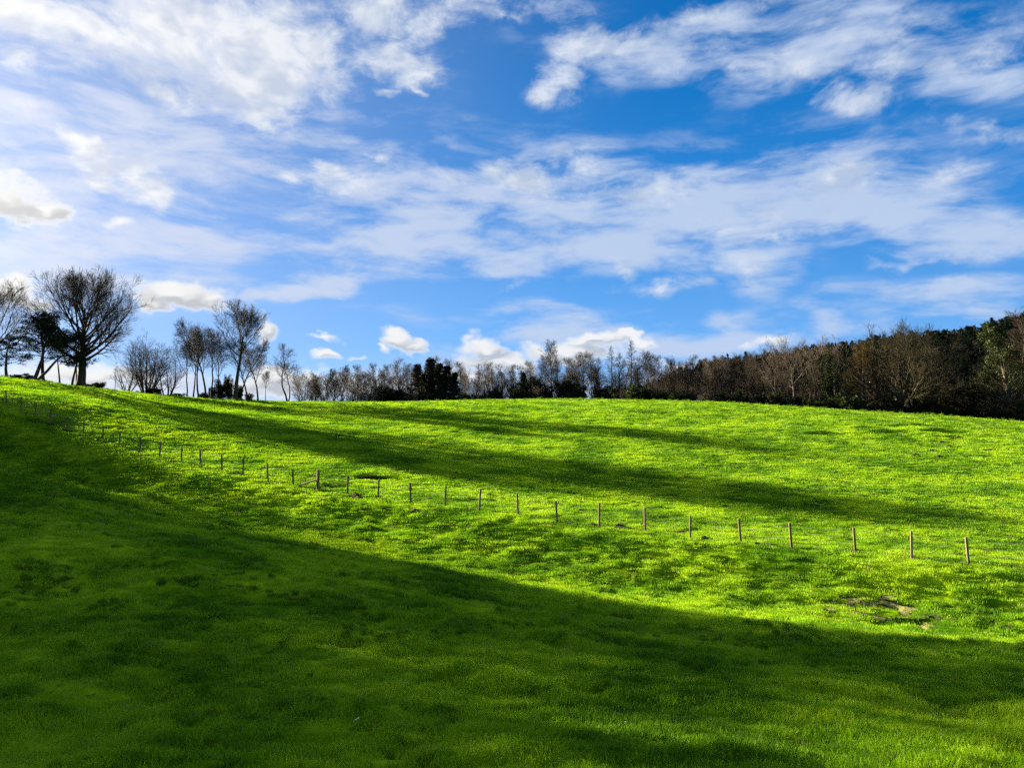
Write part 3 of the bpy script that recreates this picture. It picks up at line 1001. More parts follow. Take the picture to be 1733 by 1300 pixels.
def slender(seed, H=12.0, clear=0.4, lean=(0.05, 0), wob=0.09, limbs=14, spread=0.28, k=(8, 6, 5), r0=0.22, rmin=0.016, bark='bark', twig='twig', ang=(48, 20), stems=1, up1=0.10):
    g = np.random.RandomState(seed)
    st, dr, ln, rd = [], [], [], []
    for i in range(stems):
        st.append((0.12 * i, 0.05 * i, -0.4))
        dr.append((lean[0] + (0.22 * i if stems > 1 else 0), lean[1], 1))
        ln.append(H * (0.95 - 0.13 * i))
        rd.append(r0 * (1 - 0.25 * i))
    P0, R0 = trunk_path(g, st, dr, ln, rd, 12, 0.03, wob, 0.08)
    P1, R1 = spawn(g, P0, R0, limbs, clear, 0.98, ang, (H * spread, H * 0.13), 7, up1, 0.12, 0.55, rmin * 1.6, 0.25, True, 0.3)
    P2, R2 = spawn(g, P1, R1, k[0], 0.2, 1.0, (42, 28), (0.62, 0.40), 5, 0.06, 0.08, 0.55, rmin * 1.2, 0.4)
    P3, R3 = spawn(g, P2, R2, k[1], 0.25, 1.0, (38, 28), (0.62, 0.45), 4, 0.05, 0.08, 0.65, rmin, 0.5)
    tw = [(P2, R2, 3), (P3, R3, 3)]
    if k[2]:
        P4, R4 = spawn(g, P3, R3, k[2], 0.3, 1.0, (36, 26), (0.68, 0.5), 3, 0.04, 0.08, 0.75, rmin * 0.8, 0.6)
        tw.append((P4, R4, 3))
    return pack('slender_tree', [(P0, R0, 8), (P1, R1, 5)], tw, M[bark], M[twig])


def larch(seed, H=11.0, limbs=95, r0=0.14, w=0.20, twig='twig_brown', rmin=0.016):
    g = np.random.RandomState(seed)
    P0, R0 = trunk_path(g, [(0, 0, -0.4)], [(0.01, 0, 1)], [H * 1.02], [r0], 10, 0.05, 0.012, 0.05)
    P1, R1 = spawn(g, P0, R0, limbs, 0.12, 0.99, (92, 55), (H * w, H * 0.025), 5, 0.03, 0.05, 0.32, rmin * 1.2, 0.4, True, 0.25)
    P2, R2 = spawn(g, P1, R1, 12, 0.15, 1.0, (60, 45), (0.38, 0.24), 3, 0.02, 0.12, 0.7, rmin, 0.6)
    return pack('larch', [(P0, R0, 7)], [(P1, R1, 3), (P2, R2, 3)], M['bark'], M[twig])


def pine(seed, H=11.0, clear=0.42, lean=(0.12, 0), r0=0.26, mat='needle', limbs=15, spread=0.34, stems=1):
    g = np.random.RandomState(seed)
    st, dr, ln, rd = [], [], [], []
    for i in range(stems):
        st.append((0.2 * i, 0, -0.4)); dr.append((lean[0] + 0.30 * i, lean[1] + 0.05 * i, 1)); ln.append(H * (0.93 - 0.1 * i)); rd.append(r0 * (1 - 0.15 * i))
    P0, R0 = trunk_path(g, st, dr, ln, rd, 11, 0.035, 0.07, 0.15)
    P1, R1 = spawn(g, P0, R0, limbs, clear, 1.0, (78, 35), (H * spread, H * 0.14), 6, 0.06, 0.13, 0.5, 0.03, 0.35, True, 0.3)
    P2, R2 = spawn(g, P1, R1, 6, 0.35, 1.0, (50, 40), (0.38, 0.3), 4, 0.08, 0.12, 0.6, 0.018, 0.6)
    G = Geo()
    C = P2[:, 2:].reshape(-1, 3)
    leaves_around(g, G, C, 24, 0.40 * H / 11, 0.045, 0.34, 0.55, 0.5)
    return pack('pine', [(P0, R0, 9), (P1, R1, 5)], [(P2, R2, 3)], M['bark'], M['twig'], G, M[mat])


def spruce(seed, H=9.0, w=0.22, mat='needle', low=0.05, limbs=70, r0=0.16):
    g = np.random.RandomState(seed)
    P0, R0 = trunk_path(g, [(0, 0, -0.4)], [(0.01, 0, 1)], [H * 1.02], [r0], 10, 0.05, 0.015, 0.05)
    P1, R1 = spawn(g, P0, R0, limbs, low, 0.985, (100, 50), (H * w, H * 0.03), 5, 0.03, 0.06, 0.3, 0.015, 0.5, True, 0.3)
    G = Geo()
    C = P1[:, 1:].reshape(-1, 3)
    leaves_around(g, G, C, 26, 0.34 * H / 9, 0.055, 0.30, 0.55, 0.0)
    return pack('spruce', [(P0, R0, 7)], [(P1, R1, 3)], M['bark'], M['twig'], G, M[mat])


def bush(seed, H=3.0, w=1.7, mat='evergreen', lf=(0.06, 0.18), n=42, stems=7, clumps=8):
    g = np.random.RandomState(seed)
    a = np.arange(stems) * GOLD
    s = 0.2 + 0.6 * g.rand(stems)
    st = np.stack([0.2 * np.cos(a), 0.2 * np.sin(a), np.full(stems, -0.2)], -1)
    P0, R0 = trunk_path(g, st, np.stack([np.cos(a) * s * w / H * 1.5, np.sin(a) * s * w / H * 1.5, np.ones(stems)], -1), H * (0.65 + 0.3 * g.rand(stems)), np.full(stems, 0.05), 7, 0.02, 0.08, 0.2)
    P1, R1 = spawn(g, P0, R0, clumps, 0.1, 1.0, (70, 40), (0.36, 0.2), 4, 0.04, 0.1, 0.5, 0.012, 0.5)
    G = Geo()
    leaves_around(g, G, P1[:, 1:].reshape(-1, 3), n, 0.30 * H / 3, lf[0], lf[1], 0.8, 0.2)
    return pack('bush', [(P0, R0, 5)], [(P1, R1, 3)], M['bark'], M['twig'], G, M[mat])


def leafy_tree(seed, H=12.0, mat='oakleaf', n=7, **kw):
    """a bare tree that keeps withered leaves or carries ivy"""
    g = np.random.RandomState(seed)
    low, spread, limbs = kw.get('low', 0.15), kw.get('spread', 0.36), kw.get('limbs', 18)
    P0, R0 = trunk_path(g, [(0, 0, -0.4)], [(0.03, 0, 1)], [H * 0.93], [kw.get('r0', 0.3)], 11, 0.06, 0.06, 0.08)
    P1, R1 = spawn(g, P0, R0, limbs, low, 0.97, (62, 25), (H * spread, H * 0.10), 7, 0.09, 0.10, 0.5, 0.025, 0.25, True, 0.25)
    P2, R2 = spawn(g, P1, R1, 8, 0.2, 1.0, (42, 30), (0.5, 0.28), 5, 0.06, 0.12, 0.55, 0.016, 0.4)
    P3, R3 = spawn(g, P2, R2, 5, 0.25, 1.0, (40, 30), (0.5, 0.36), 4, 0.05, 0.14, 0.6, 0.012, 0.5)
    G = Geo()
    C = P3[:, 1:].reshape(-1, 3)
    pick = g.rand(len(C)) < kw.get('cover', 0.6)
    leaves_around(g, G, C[pick], n + 3, 0.30, 0.038, 0.11, 0.9, 0.0)
    if kw.get('ivy', False):
        leaves_around(g, G, P0[:, :8].reshape(-1, 3), 400, 0.75, 0.07, 0.16, 1.4, 0.0)
        leaves_around(g, G, P1[:, :3].reshape(-1, 3), 60, 0.45, 0.07, 0.16, 1.0, 0.0)
    return pack('leafy_tree', [(P0, R0, 9), (P1, R1, 5)], [(P2, R2, 3), (P3, R3, 3)], M['bark_grey'], M[kw.get('twig', 'twig_olive')], G, M[mat])


_rng = random.Random(8)


def place(pr, name, cat, label, x, d, ytop, group=None, rz=None, wide=1.0, ybase=None):
    """stand a tree at photo column x, depth d, with its top at photo row ytop"""
    yb = 685 if ybase is None else ybase
    b = at(x, yb, d)
    z = gz(b[0], b[1], False)
    top = at(x, ytop, d)[2]
    s = max(0.1, (top - z) / pr['height'])
    e = link(name, None, label=label, cat=cat, group=group, loc=(b[0], b[1], z))
    e.rotation_euler = (0, 0, _rng.uniform(0, 6.28) if rz is None else rz)
    e.scale = (s * wide, s * wide, s)
    for part in ('trunk', 'crown', 'foliage'):
        if pr.get(part) is not None:
            nm = part
            link(nm, pr[part], e)
    return e


ORD = ['first', 'second', 'third', 'fourth', 'fifth', 'sixth', 'seventh', 'eighth', 'ninth', 'tenth', 'eleventh', 'twelfth', 'thirteenth', 'fourteenth',
       'fifteenth', 'sixteenth', 'seventeenth', 'eighteenth', 'nineteenth', 'twentieth']
ORD += ['twenty-' + o for o in ORD[:9]] + ['thirtieth'] + ['thirty-' + o for o in ORD[:9]] + ['fortieth'] + ['forty-' + o for o in ORD[:9]]

# ------------------------------------------------------------------ trees on the crest, left
G1 = 'trees on the crest at the left'
place(beech(3, 16, 0.30, 32, rmin=0.016, tl=0.72, crown=(0.63, 0.365, 0.33)), 'beech_tree', 'tree', 'tallest bare tree, wide rounded crown and thick trunk, alone on the left crest', 137, 100, 443, G1, rz=0.6, wide=1.0, ybase=656)
EDGE = beech(5, 15, 0.4, 20, 0.36, 0.4, (9, 6, 5), crown=(0.64, 0.36, 0.30))
place(EDGE, 'bare_tree', 'tree', 'bare tree with wide twiggy crown cut off by the left picture edge', -12, 108, 462, G1, rz=2.0, ybase=640)
PINES = [pine(21), pine(22, 10, 0.35, (-0.1, 0.05)), pine(23, 10, 0.5, (0.2, 0), stems=2), pine(24, 12, 0.5, (0.05, 0), limbs=17, spread=0.30)]
place(PINES[1], 'pine_tree', 'pine', 'low bushy pine at the very left edge, foliage reaching the grass', 12, 97, 566, G1, rz=1.0, wide=1.5, ybase=640)
place(PINES[2], 'pine_tree', 'pine', 'broad dark pine with forked leaning trunk, left of the tallest bare tree', 56, 96, 528, G1, rz=0.3, wide=1.25, ybase=646)
place(PINES[0], 'pine_tree', 'pine', 'dark pine with curved trunk just left of the tallest bare tree trunk', 74, 99, 524, G1, rz=3.3, wide=1.1, ybase=650)
place(PINES[3], 'pine_tree', 'pine', 'small thin-stemmed dark pine touching the crown of the tallest bare tree', 101, 101, 560, G1, rz=4.4, wide=0.8, ybase=653)
place(slender(31, 9, 0.45, (-0.12, 0), 0.06, 9, 0.22, (5, 4, 0), 0.17), 'bare_tree', 'tree', 'slim dark leaning stem immediately left of the thickest trunk', 121, 99, 540, G1, rz=3.1, ybase=653)
place(slender(32, 9, 0.5, (0.02, 0), 0.03, 8, 0.2, (5, 4, 0), 0.14), 'bare_tree', 'tree', 'thin straight stem close against the thickest trunk', 129, 101, 560, G1, ybase=655)
place(multistem(41, 10, 16, 0.62, 9, 6, 5, 0.014), 'bare_tree', 'tree', 'fan-shaped many-stemmed bare tree right of the tallest tree', 247, 112, 553, G1, rz=0.5, wide=1.1, ybase=668)
place(multistem(42, 6, 6, 0.7, 7, 5, 4), 'bare_shrub', 'shrub', 'low bare shrub at the right foot of the fan-shaped tree', 283, 112, 600, G1, wide=1.15, ybase=670)
place(multistem(43, 6, 6, 0.7, 7, 5, 4), 'bare_shrub', 'shrub', 'low bare shrub at the left foot of the fan-shaped tree', 216, 111, 612, G1, wide=1.05, ybase=664)
place(slender(44, 5, 0.3, (0, 0), 0.05, 9, 0.16, (4, 3, 0), 0.06), 'bare_sapling', 'sapling', 'thin bare sapling between tallest tree and fan-shaped tree', 194, 108, 612, G1, ybase=661)
for x, d, yt, w, lab in ((163, 104, 646, 2.2, 'low dark bush at the right foot of the thickest trunk'), (262, 112, 655, 1.5, 'dark round bush under the fan-shaped bare tree'),
                         (235, 110, 661, 2.4, 'flat dark bush left under the fan-shaped bare tree'), (300, 114, 665, 2.6, 'flat dark bush on the crest left of the tree clump'),
                         (38, 97, 632, 2.5, 'dark low bush below the broad forked pine')):
    place(bush(int(x), 3, 1.6), 'bush', 'bush', lab, x, d, yt, G1, wide=w, ybase=660)

# clump
G2 = 'clump of bare trees on the crest'
place(beech(7, 15, 0.62, 16, 0.30, 0.36, (9, 6, 6), 0.016, ang=(62, 16), tl=0.74, topl=0.28, crown=(0.74, 0.25, 0.22)), 'bare_tree', 'tree', 'tallest bare tree of the clump, straight trunk and domed crown', 398, 114, 507, G2, rz=1.0, ybase=678)
CL = [slender(51, 12, 0.42, (0.05, 0), 0.10, 10, 0.40, (8, 6, 4), ang=(40, 14)), slender(52, 12, 0.38, (-0.06, 0), 0.09, 11, 0.38, (8, 6, 4), ang=(40, 14)),
      slender(53, 12, 0.40, (0.10, 0.04), 0.11, 10, 0.42, (8, 6, 4), ang=(42, 14)), slender(54, 12, 0.34, (0.0, 0.05), 0.10, 12, 0.38, (8, 6, 4), ang=(40, 14))]
for i, (x, d, yt, pi, rz, lab) in enumerate((
        (316, 114, 566, 0, 0.2, 'leftmost bare tree of the clump, crooked dark trunk'), (327, 116, 556, 1, 2.0, 'slim bare tree second from the left in the clump'),
        (336, 113, 545, 2, 3.4, 'slim leaning bare tree third from the left in the clump'), (348, 117, 541, 3, 0.9, 'bare tree fourth from the left in the clump'),
        (358, 115, 548, 0, 4.0, 'bare tree with forked top left of the clump evergreen bushes'), (371, 118, 560, 1, 5.1, 'thin bare tree just left of the tallest clump trunk'),
        (408, 117, 570, 3, 3.0, 'thin bare tree just right of the tallest clump trunk'), (418, 113, 561, 2, 1.7, 'leaning bare tree with two limbs right of the tallest clump trunk'),
        (436, 115, 572, 3, 5.6, 'rightmost stout bare tree of the clump'), (449, 116, 625, 0, 1.1, 'short thin bare stem at the right end of the clump'))):
    place(CL[pi], 'bare_tree', 'tree', lab, x, d, yt, G2, rz=rz, wide=0.78, ybase=678)
for i, (x, d, yt, w, lab) in enumerate(((374, 115, 640, 0.7, 'dark evergreen bush left of the tallest clump trunk'), (387, 116, 632, 0.55, 'taller dark evergreen bush against the tallest clump trunk'),
                                        (360, 116, 652, 0.7, 'small dark bush under the left clump trees'), (421, 115, 664, 1.2, 'low dark bush right of the tallest clump trunk'),
                                        (405, 117, 650, 0.6, 'dark evergreen bush behind the tallest clump trunk'), (345, 113, 664, 2.2, 'flat dark bush at the foot of the clump, left'))):
    place(bush(100 + i, 4, 1.5), 'bush', 'bush', lab, x, d, yt, G2, wide=w, ybase=678)
place(slender(61, 9, 0.42, (-0.20, 0), 0.16, 9, 0.26, (7, 5, 3), 0.15, 0.011, stems=2), 'bare_tree', 'tree', 'small forked bare tree with zigzag stems, alone right of the clump', 487, 117, 578, G2, rz=0.1, ybase=680)

# ------------------------------------------------------------------ tree belt behind the crest
SM = [multistem(71, 6, 5, 0.5, 9, 7, 5, 0.0125, 0.08), multistem(72, 6, 4, 0.6, 9, 7, 5, 0.0125, 0.09), slender(73, 7, 0.25, (0.03, 0), 0.09, 16, 0.30, (7, 6, 4), 0.12, 0.0125)]
BI = [slender(74, 10, 0.25, (0.01, 0), 0.05, 24, 0.24, (7, 5, 3), 0.12, 0.0125, 'bark', 'twig', (46, 20)),
      slender(75, 10, 0.2, (0.03, 0.02), 0.06, 22, 0.26, (7, 5, 3), 0.12, 0.0125, 'bark', 'twig_brown', (46, 20)),
      slender(70, 10, 0.25, (0.01, 0), 0.05, 24, 0.24, (7, 5, 3), 0.12, 0.0125, 'bark_grey', 'twig_pale', (46, 20))]
TW = [multistem(76, 8, 6, 0.42, 9, 7, 4, 0.0125, 0.10, 'bark', 'twig_brown'), slender(77, 9, 0.2, (0, 0.02), 0.08, 20, 0.28, (7, 6, 3), 0.14, 0.0125, 'bark', 'twig_brown')]
LA = [larch(78), larch(79, 11, 100, 0.13, 0.18)]
SPR = [spruce(81, 9, 0.24), spruce(82, 9, 0.2, 'reddark'), spruce(83, 7, 0.34, 'evergreen', 0.03, 60)]
BU = [bush(84, 4, 2.0), bush(85, 4, 2.4, 'evergreen'), bush(86, 3, 2.2, 'scrub', (0.05, 0.16))]
G3 = 'belt of trees behind the crest'
belt = [  # x, ytop, kind, index, depth, width
    (513, 622, 's', 0, 138, 1.0), (523, 625, 's', 1, 140, 1.0), (534, 632, 's', 2, 143, 1.0), (545, 634, 's', 0, 139, 1.1), (556, 626, 's', 1, 144, 1.0),
    (568, 622, 's', 2, 140, 1.0), (577, 615, 's', 2, 146, 0.9), (588, 622, 's', 1, 141, 1.0), (599, 614, 'b', 0, 150, 1.0), (613, 622, 's', 0, 141, 1.1),
    (624, 628, 's', 2, 147, 1.0), (635, 612, 'b', 0, 150, 0.9), (648, 622, 'b', 1, 152, 1.0), (659, 614, 'b', 0, 148, 1.0), (670, 622, 's', 1, 146, 1.0), (679, 604, 'b', 1, 152, 1.0),
    (691, 612, 'b', 1, 147, 1.0), (701, 616, 't', 1, 150, 1.0), (737, 600, 'b', 0, 160, 1.0), (759, 604, 'b', 0, 158, 1.0), (774, 608, 'b', 0, 156, 1.0), (786, 620, 't', 1, 150, 1.0),
    (797, 622, 't', 0, 146, 0.9), (808, 613, 't', 1, 148, 1.0), (818, 612, 't', 0, 144, 0.9), (830, 610, 'b', 1, 150, 1.0), (840, 616, 't', 0, 146, 1.0),
    (849, 613, 't', 1, 152, 1.0), (860, 617, 't', 0, 145, 1.0), (872, 615, 'b', 1, 151, 1.0), (885, 616, 't', 1, 150, 1.0), (896, 607, 'b', 0, 155, 1.0), (908, 612, 't', 0, 152, 1.0),
    (920, 598, 'b', 1, 150, 1.0), (933, 573, 'b', 1, 140, 1.0), (945, 606, 't', 1, 152, 1.0), (957, 601, 'b', 0, 155, 1.0), (967, 608, 't', 0, 146, 1.0),
    (977, 595, 't', 1, 150, 1.0), (988, 592, 'b', 1, 152, 1.0), (1000, 592, 'b', 0, 154, 1.0), (1012, 602, 't', 1, 147, 1.0), (1022, 606, 't', 0, 150, 1.0)]
belt2 = [(1048, 596, 't', 1, 146, 1.0), (1058, 606, 't', 0, 148, 1.0), (1081, 600, 't', 1, 145, 1.0), (1093, 591, 'b', 1, 140, 1.0), (1105, 594, 'b', 0, 150, 1.0), (1118, 597, 'b', 0, 150, 1.0),
         (1130, 601, 'b', 1, 146, 1.0), (1142, 606, 'b', 0, 152, 1.0), (1155, 608, 'b', 1, 150, 1.0), (1168, 610, 'b', 0, 150, 1.0), (1181, 598, 'b', 1, 144, 1.0),
         (1192, 604, 'b', 0, 150, 1.0), (1205, 602, 't', 1, 140, 1.0), (1216, 600, 'b', 1, 146, 1.0), (1228, 612, 't', 0, 138, 1.0), (1240, 606, 't', 1, 140, 1.0), (1250, 596, 'b', 1, 146, 1.0),
         (1262, 602, 't', 0, 138, 1.0), (1274, 592, 'b', 1, 146, 1.0), (1286, 604, 't', 1, 136, 1.0), (1298, 600, 't', 0, 138, 1.0)]
KIND = {'s': (SM, 'small spreading bare tree', 'bare_tree'), 'b': (BI, 'slender pale-twigged bare tree', 'birch_tree'), 't': (TW, 'bushy brown-twigged bare tree', 'bare_tree')}
for n, (x, yt, k, i, d, w) in enumerate(sorted(belt)):
    pr, desc, nm = KIND[k]
    place(pr[i], nm, 'tree', '%s behind the crest, %s counted rightwards from the forked tree' % (desc, ORD[n]), x, d, yt, G3, wide=w)
for n, (x, yt, k, i, d, w) in enumerate(sorted(belt2)):
    pr, desc, nm = KIND[k]
    place(pr[i], nm, 'tree', '%s behind the crest, %s rightwards from the left larch' % (desc, ORD[n]), x, d, yt + (24 if k == 't' and x > 1190 else 0), G3, wide=w)
place(LA[0], 'larch_tree', 'larch', 'left of two brown cone-shaped bare larches behind the crest', 1035, 140, 585, G3, wide=1.25)
place(LA[1], 'larch_tree', 'larch', 'right, taller of two brown cone-shaped bare larches behind the crest', 1069, 139, 576, G3, wide=1.3)
G4 = 'dark evergreens in the tree belt'
for x, yt, pr, d, w, nm, lab in (
        (708, 614, SPR[1], 141, 1.45, 'conifer_tree', 'leftmost pointed conifer of the dark conifer clump'), (726, 604, SPR[1], 143, 1.45, 'conifer_tree', 'tallest pointed conifer of the dark conifer clump'),
        (739, 612, SPR[0], 140, 1.45, 'conifer_tree', 'third pointed conifer from the left in the dark conifer clump'), (753, 617, SPR[0], 142, 1.45, 'conifer_tree', 'fourth pointed conifer from the left in the dark conifer clump'),
        (766, 628, SPR[0], 140, 1.45, 'conifer_tree', 'rightmost low conifer of the dark conifer clump'), (717, 630, SPR[2], 138, 0.9, 'evergreen_shrub', 'dark evergreen shrub at the front of the conifer clump, left'),
        (746, 632, SPR[2], 138, 0.9, 'evergreen_shrub', 'dark evergreen shrub at the front of the conifer clump, right'),
        (646, 650, BU[0], 138, 1.0, 'evergreen_shrub', 'low dark evergreen shrub left end of the pair before the conifer clump'), (668, 650, BU[1], 138, 1.0, 'evergreen_shrub', 'low dark evergreen shrub right of the pair before the conifer clump'),
        (690, 654, BU[0], 139, 1.0, 'evergreen_shrub', 'small low dark shrub touching the conifer clump on its left'),
        (884, 628, SPR[2], 140, 1.0, 'evergreen_shrub', 'dark pointed evergreen left of the tall slender tree'), (905, 632, BU[1], 139, 1.0, 'evergreen_shrub', 'dark round evergreen just left of the tall slender tree'),
        (871, 648, BU[0], 139, 1.0, 'evergreen_shrub', 'low dark evergreen left of the pointed evergreen'), (926, 650, BU[0], 139, 1.0, 'evergreen_shrub', 'low dark evergreen at the foot of the tall slender tree'),
        (953, 632, BU[1], 140, 0.9, 'evergreen_shrub', 'dark round evergreen right of the tall slender tree'), (975, 645, BU[0], 140, 1.0, 'evergreen_shrub', 'low dark evergreen midway between tall slender tree and larches'),
        (1015, 650, BU[1], 139, 1.0, 'evergreen_shrub', 'low dark evergreen left of the larches'), (1052, 652, BU[0], 139, 1.1, 'evergreen_shrub', 'low dark evergreen between the two larches'),
        (838, 655, BU[0], 139, 1.0, 'evergreen_shrub', 'low dark evergreen under bare trees right of the conifer clump')):
    place(pr, nm, 'evergreen', lab, x, d, yt, G4, wide=w)

# ------------------------------------------------------------------ wooded hill, right
SKYLINE = [(980, 700), (1040, 676), (1080, 657), (1130, 637), (1200, 615), (1300, 604), (1400, 591), (1450, 583), (1600, 566), (1650, 559), (1700, 547), (1733, 540),
           (1900, 512), (2200, 495), (2700, 520), (3600, 640)]
HILL_R = 330.0


def hill_z(a, r):
    """height of the hill at azimuth a (radians) and distance r"""
    sa_ = np.array([math.atan2(ray(x, y)[0], ray(x, y)[1]) for x, y in SKYLINE])
    se_ = np.array([ray(x, y + 21)[2] / math.hypot(*ray(x, y + 21)[:2]) for x, y in SKYLINE])
    top = np.interp(a, sa_, se_) * HILL_R
    k = sstep(150, HILL_R, r)
    z = -9 + (top + 9) * k
    back = sstep(HILL_R, HILL_R + 180, r)
    z = z * (1 - back) - 12 * back
    return z + 1.2 * fbm(a * 12, r / 30, 3, 7) * k * (1 - back)


def build_hill():
    a = np.linspace(R(3), R(66), 90)
    r = np.linspace(150, HILL_R + 185, 60)
    A, Q = np.meshgrid(a, r)
    z = hill_z(A, Q)
    idx = np.arange(A.size).reshape(A.shape)
    f = np.stack([idx[:-1, :-1], idx[1:, :-1], idx[1:, 1:], idx[:-1, 1:]], -1).reshape(-1, 4)
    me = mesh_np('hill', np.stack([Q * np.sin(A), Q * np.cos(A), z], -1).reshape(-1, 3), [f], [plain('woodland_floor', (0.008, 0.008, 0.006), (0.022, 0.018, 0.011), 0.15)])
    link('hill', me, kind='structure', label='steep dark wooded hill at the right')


build_hill()


def tree_points(entries):
    """entries: (proto, x, y, z, scale, rz) -> scatter of all the parts of every tree"""
    protos, index, pos, rot, scl, pick = [], {}, [], [], [], []
    for pr, x, y, z, s, rz in entries:
        for part in ('trunk', 'crown', 'foliage'):
            me = pr.get(part)
            if me is None:
                continue
            if me.name not in index:
                index[me.name] = len(protos)
                protos.append(me)
            pos.append((x, y, z)); rot.append((0, 0, rz)); scl.append((s, s, s)); pick.append(index[me.name])
    return protos, pos, rot, scl, pick


HP = [pine(91, 9, 0.30, (0.05, 0), 0.2, 'needle_dark', 14, 0.32), pine(92, 9, 0.25, (-0.05, 0.03), 0.2, 'needle_dark', 15, 0.30), spruce(93, 9, 0.26, 'needle_dark', 0.05, 45)]
HB = [slender(94, 9, 0.2, (0, 0.02), 0.08, 18, 0.28, (7, 5, 2), 0.14, 0.018, 'bark', 'twig'), multistem(95, 8, 5, 0.4, 8, 6, 3, 0.018, 0.10, 'bark', 'twig_brown')]
ent = []
g_ = np.random.RandomState(77)
for _ in range(2400):
    a = R(g_.uniform(5, 44)); r = math.sqrt(g_.uniform(190 ** 2, (HILL_R + 4) ** 2))
    z = float(hill_z(np.array([a]), np.array([r]))[0])
    left = a < R(21)
    q = g_.rand()
    if left:
        pr = HB[g_.randint(2)] if q < 0.5 else HP[g_.randint(3)]
    else:
        pr = HP[g_.randint(3)] if q < 0.93 else HB[g_.randint(2)]
    h = g_.uniform(5.0, 7.8) * (0.85 if r > HILL_R - 25 else 1.05)
    ent.append((pr, r * math.sin(a), r * math.cos(a), z - 0.3, h / pr['height'], g_.uniform(0, 6.28)))
p_ = tree_points(ent)
scatter('hillside_wood', *p_, kind='stuff', label='dense dark wood covering the hillside at the right', cat='wood')

G5 = 'pines along the skyline of the wooded hill'
ridge = [1092, 1118, 1142, 1168, 1190, 1206, 1226, 1248, 1268, 1292, 1310, 1338, 1362, 1388, 1402, 1424, 1440, 1462, 1588, 1606, 1624, 1640, 1662, 1676, 1694, 1712, 1728]
for n, x in enumerate(ridge):
    ysk = float(np.interp(x, [p[0] for p in SKYLINE], [p[1] for p in SKYLINE])) - _rng.uniform(-3, 5)
    d0 = ray(x, ysk)
    a = math.atan2(d0[0], d0[1])
    r = HILL_R - 3
    z = float(hill_z(np.array([a]), np.array([r]))[0]) - 0.3
    top = d0[2] / math.hypot(d0[0], d0[1]) * r
    pr = PINES[n % 4] if n % 3 else HP[n % 2]
    e = link('pine_tree', None, label='dark pine on the wooded hill skyline, %s from its left end' % ORD[n], cat='pine', group=G5, loc=(r * math.sin(a), r * math.cos(a), z))
    s_ = max(2.5, top - z) / pr['height']
    e.scale = (s_ * 1.15, s_ * 1.15, s_)
    e.rotation_euler = (0, 0, _rng.uniform(0, 6.28))
    for part in ('trunk', 'crown', 'foliage'):
        if pr.get(part) is not None:
            link(part, pr[part], e)

# ------------------------------------------------------------------ trees below the hill, right
G6 = 'trees behind the crest at the right'
OPEN = [beech(111, 13, 0.5, 9, 0.30, 0.26, (7, 6, 4), 0.016, 'bark_grey', 'twig_pale', (0.03, 0), (60, 20), crown=(0.76, 0.26, 0.18)), beech(112, 13, 0.35, 12, 0.32, 0.24, (7, 6, 4), 0.016, 'bark_grey', 'twig_pale', (0, 0.02), (55, 20), crown=(0.72, 0.24, 0.22))]
OAK = leafy_tree(113, 12, 'oakleaf', 7, low=0.12, spread=0.34, limbs=18, cover=0.55)
IVY = leafy_tree(114, 12, 'ivy', 7, low=0.2, spread=0.28, limbs=16, cover=0.35, ivy=True)
IVY2 = leafy_tree(115, 12, 'ivy', 8, low=0.12, spread=0.30, limbs=20, cover=0.6, twig='twig_olive')
SYC = beech(116, 15, 0.10, 24, 0.50, 0.75, (9, 7, 5), 0.018, 'bark', 'twig_olive', (0, 0), (62, 16), 0.09, 0.50, 0.42, (0.52, 0.50, 0.42))
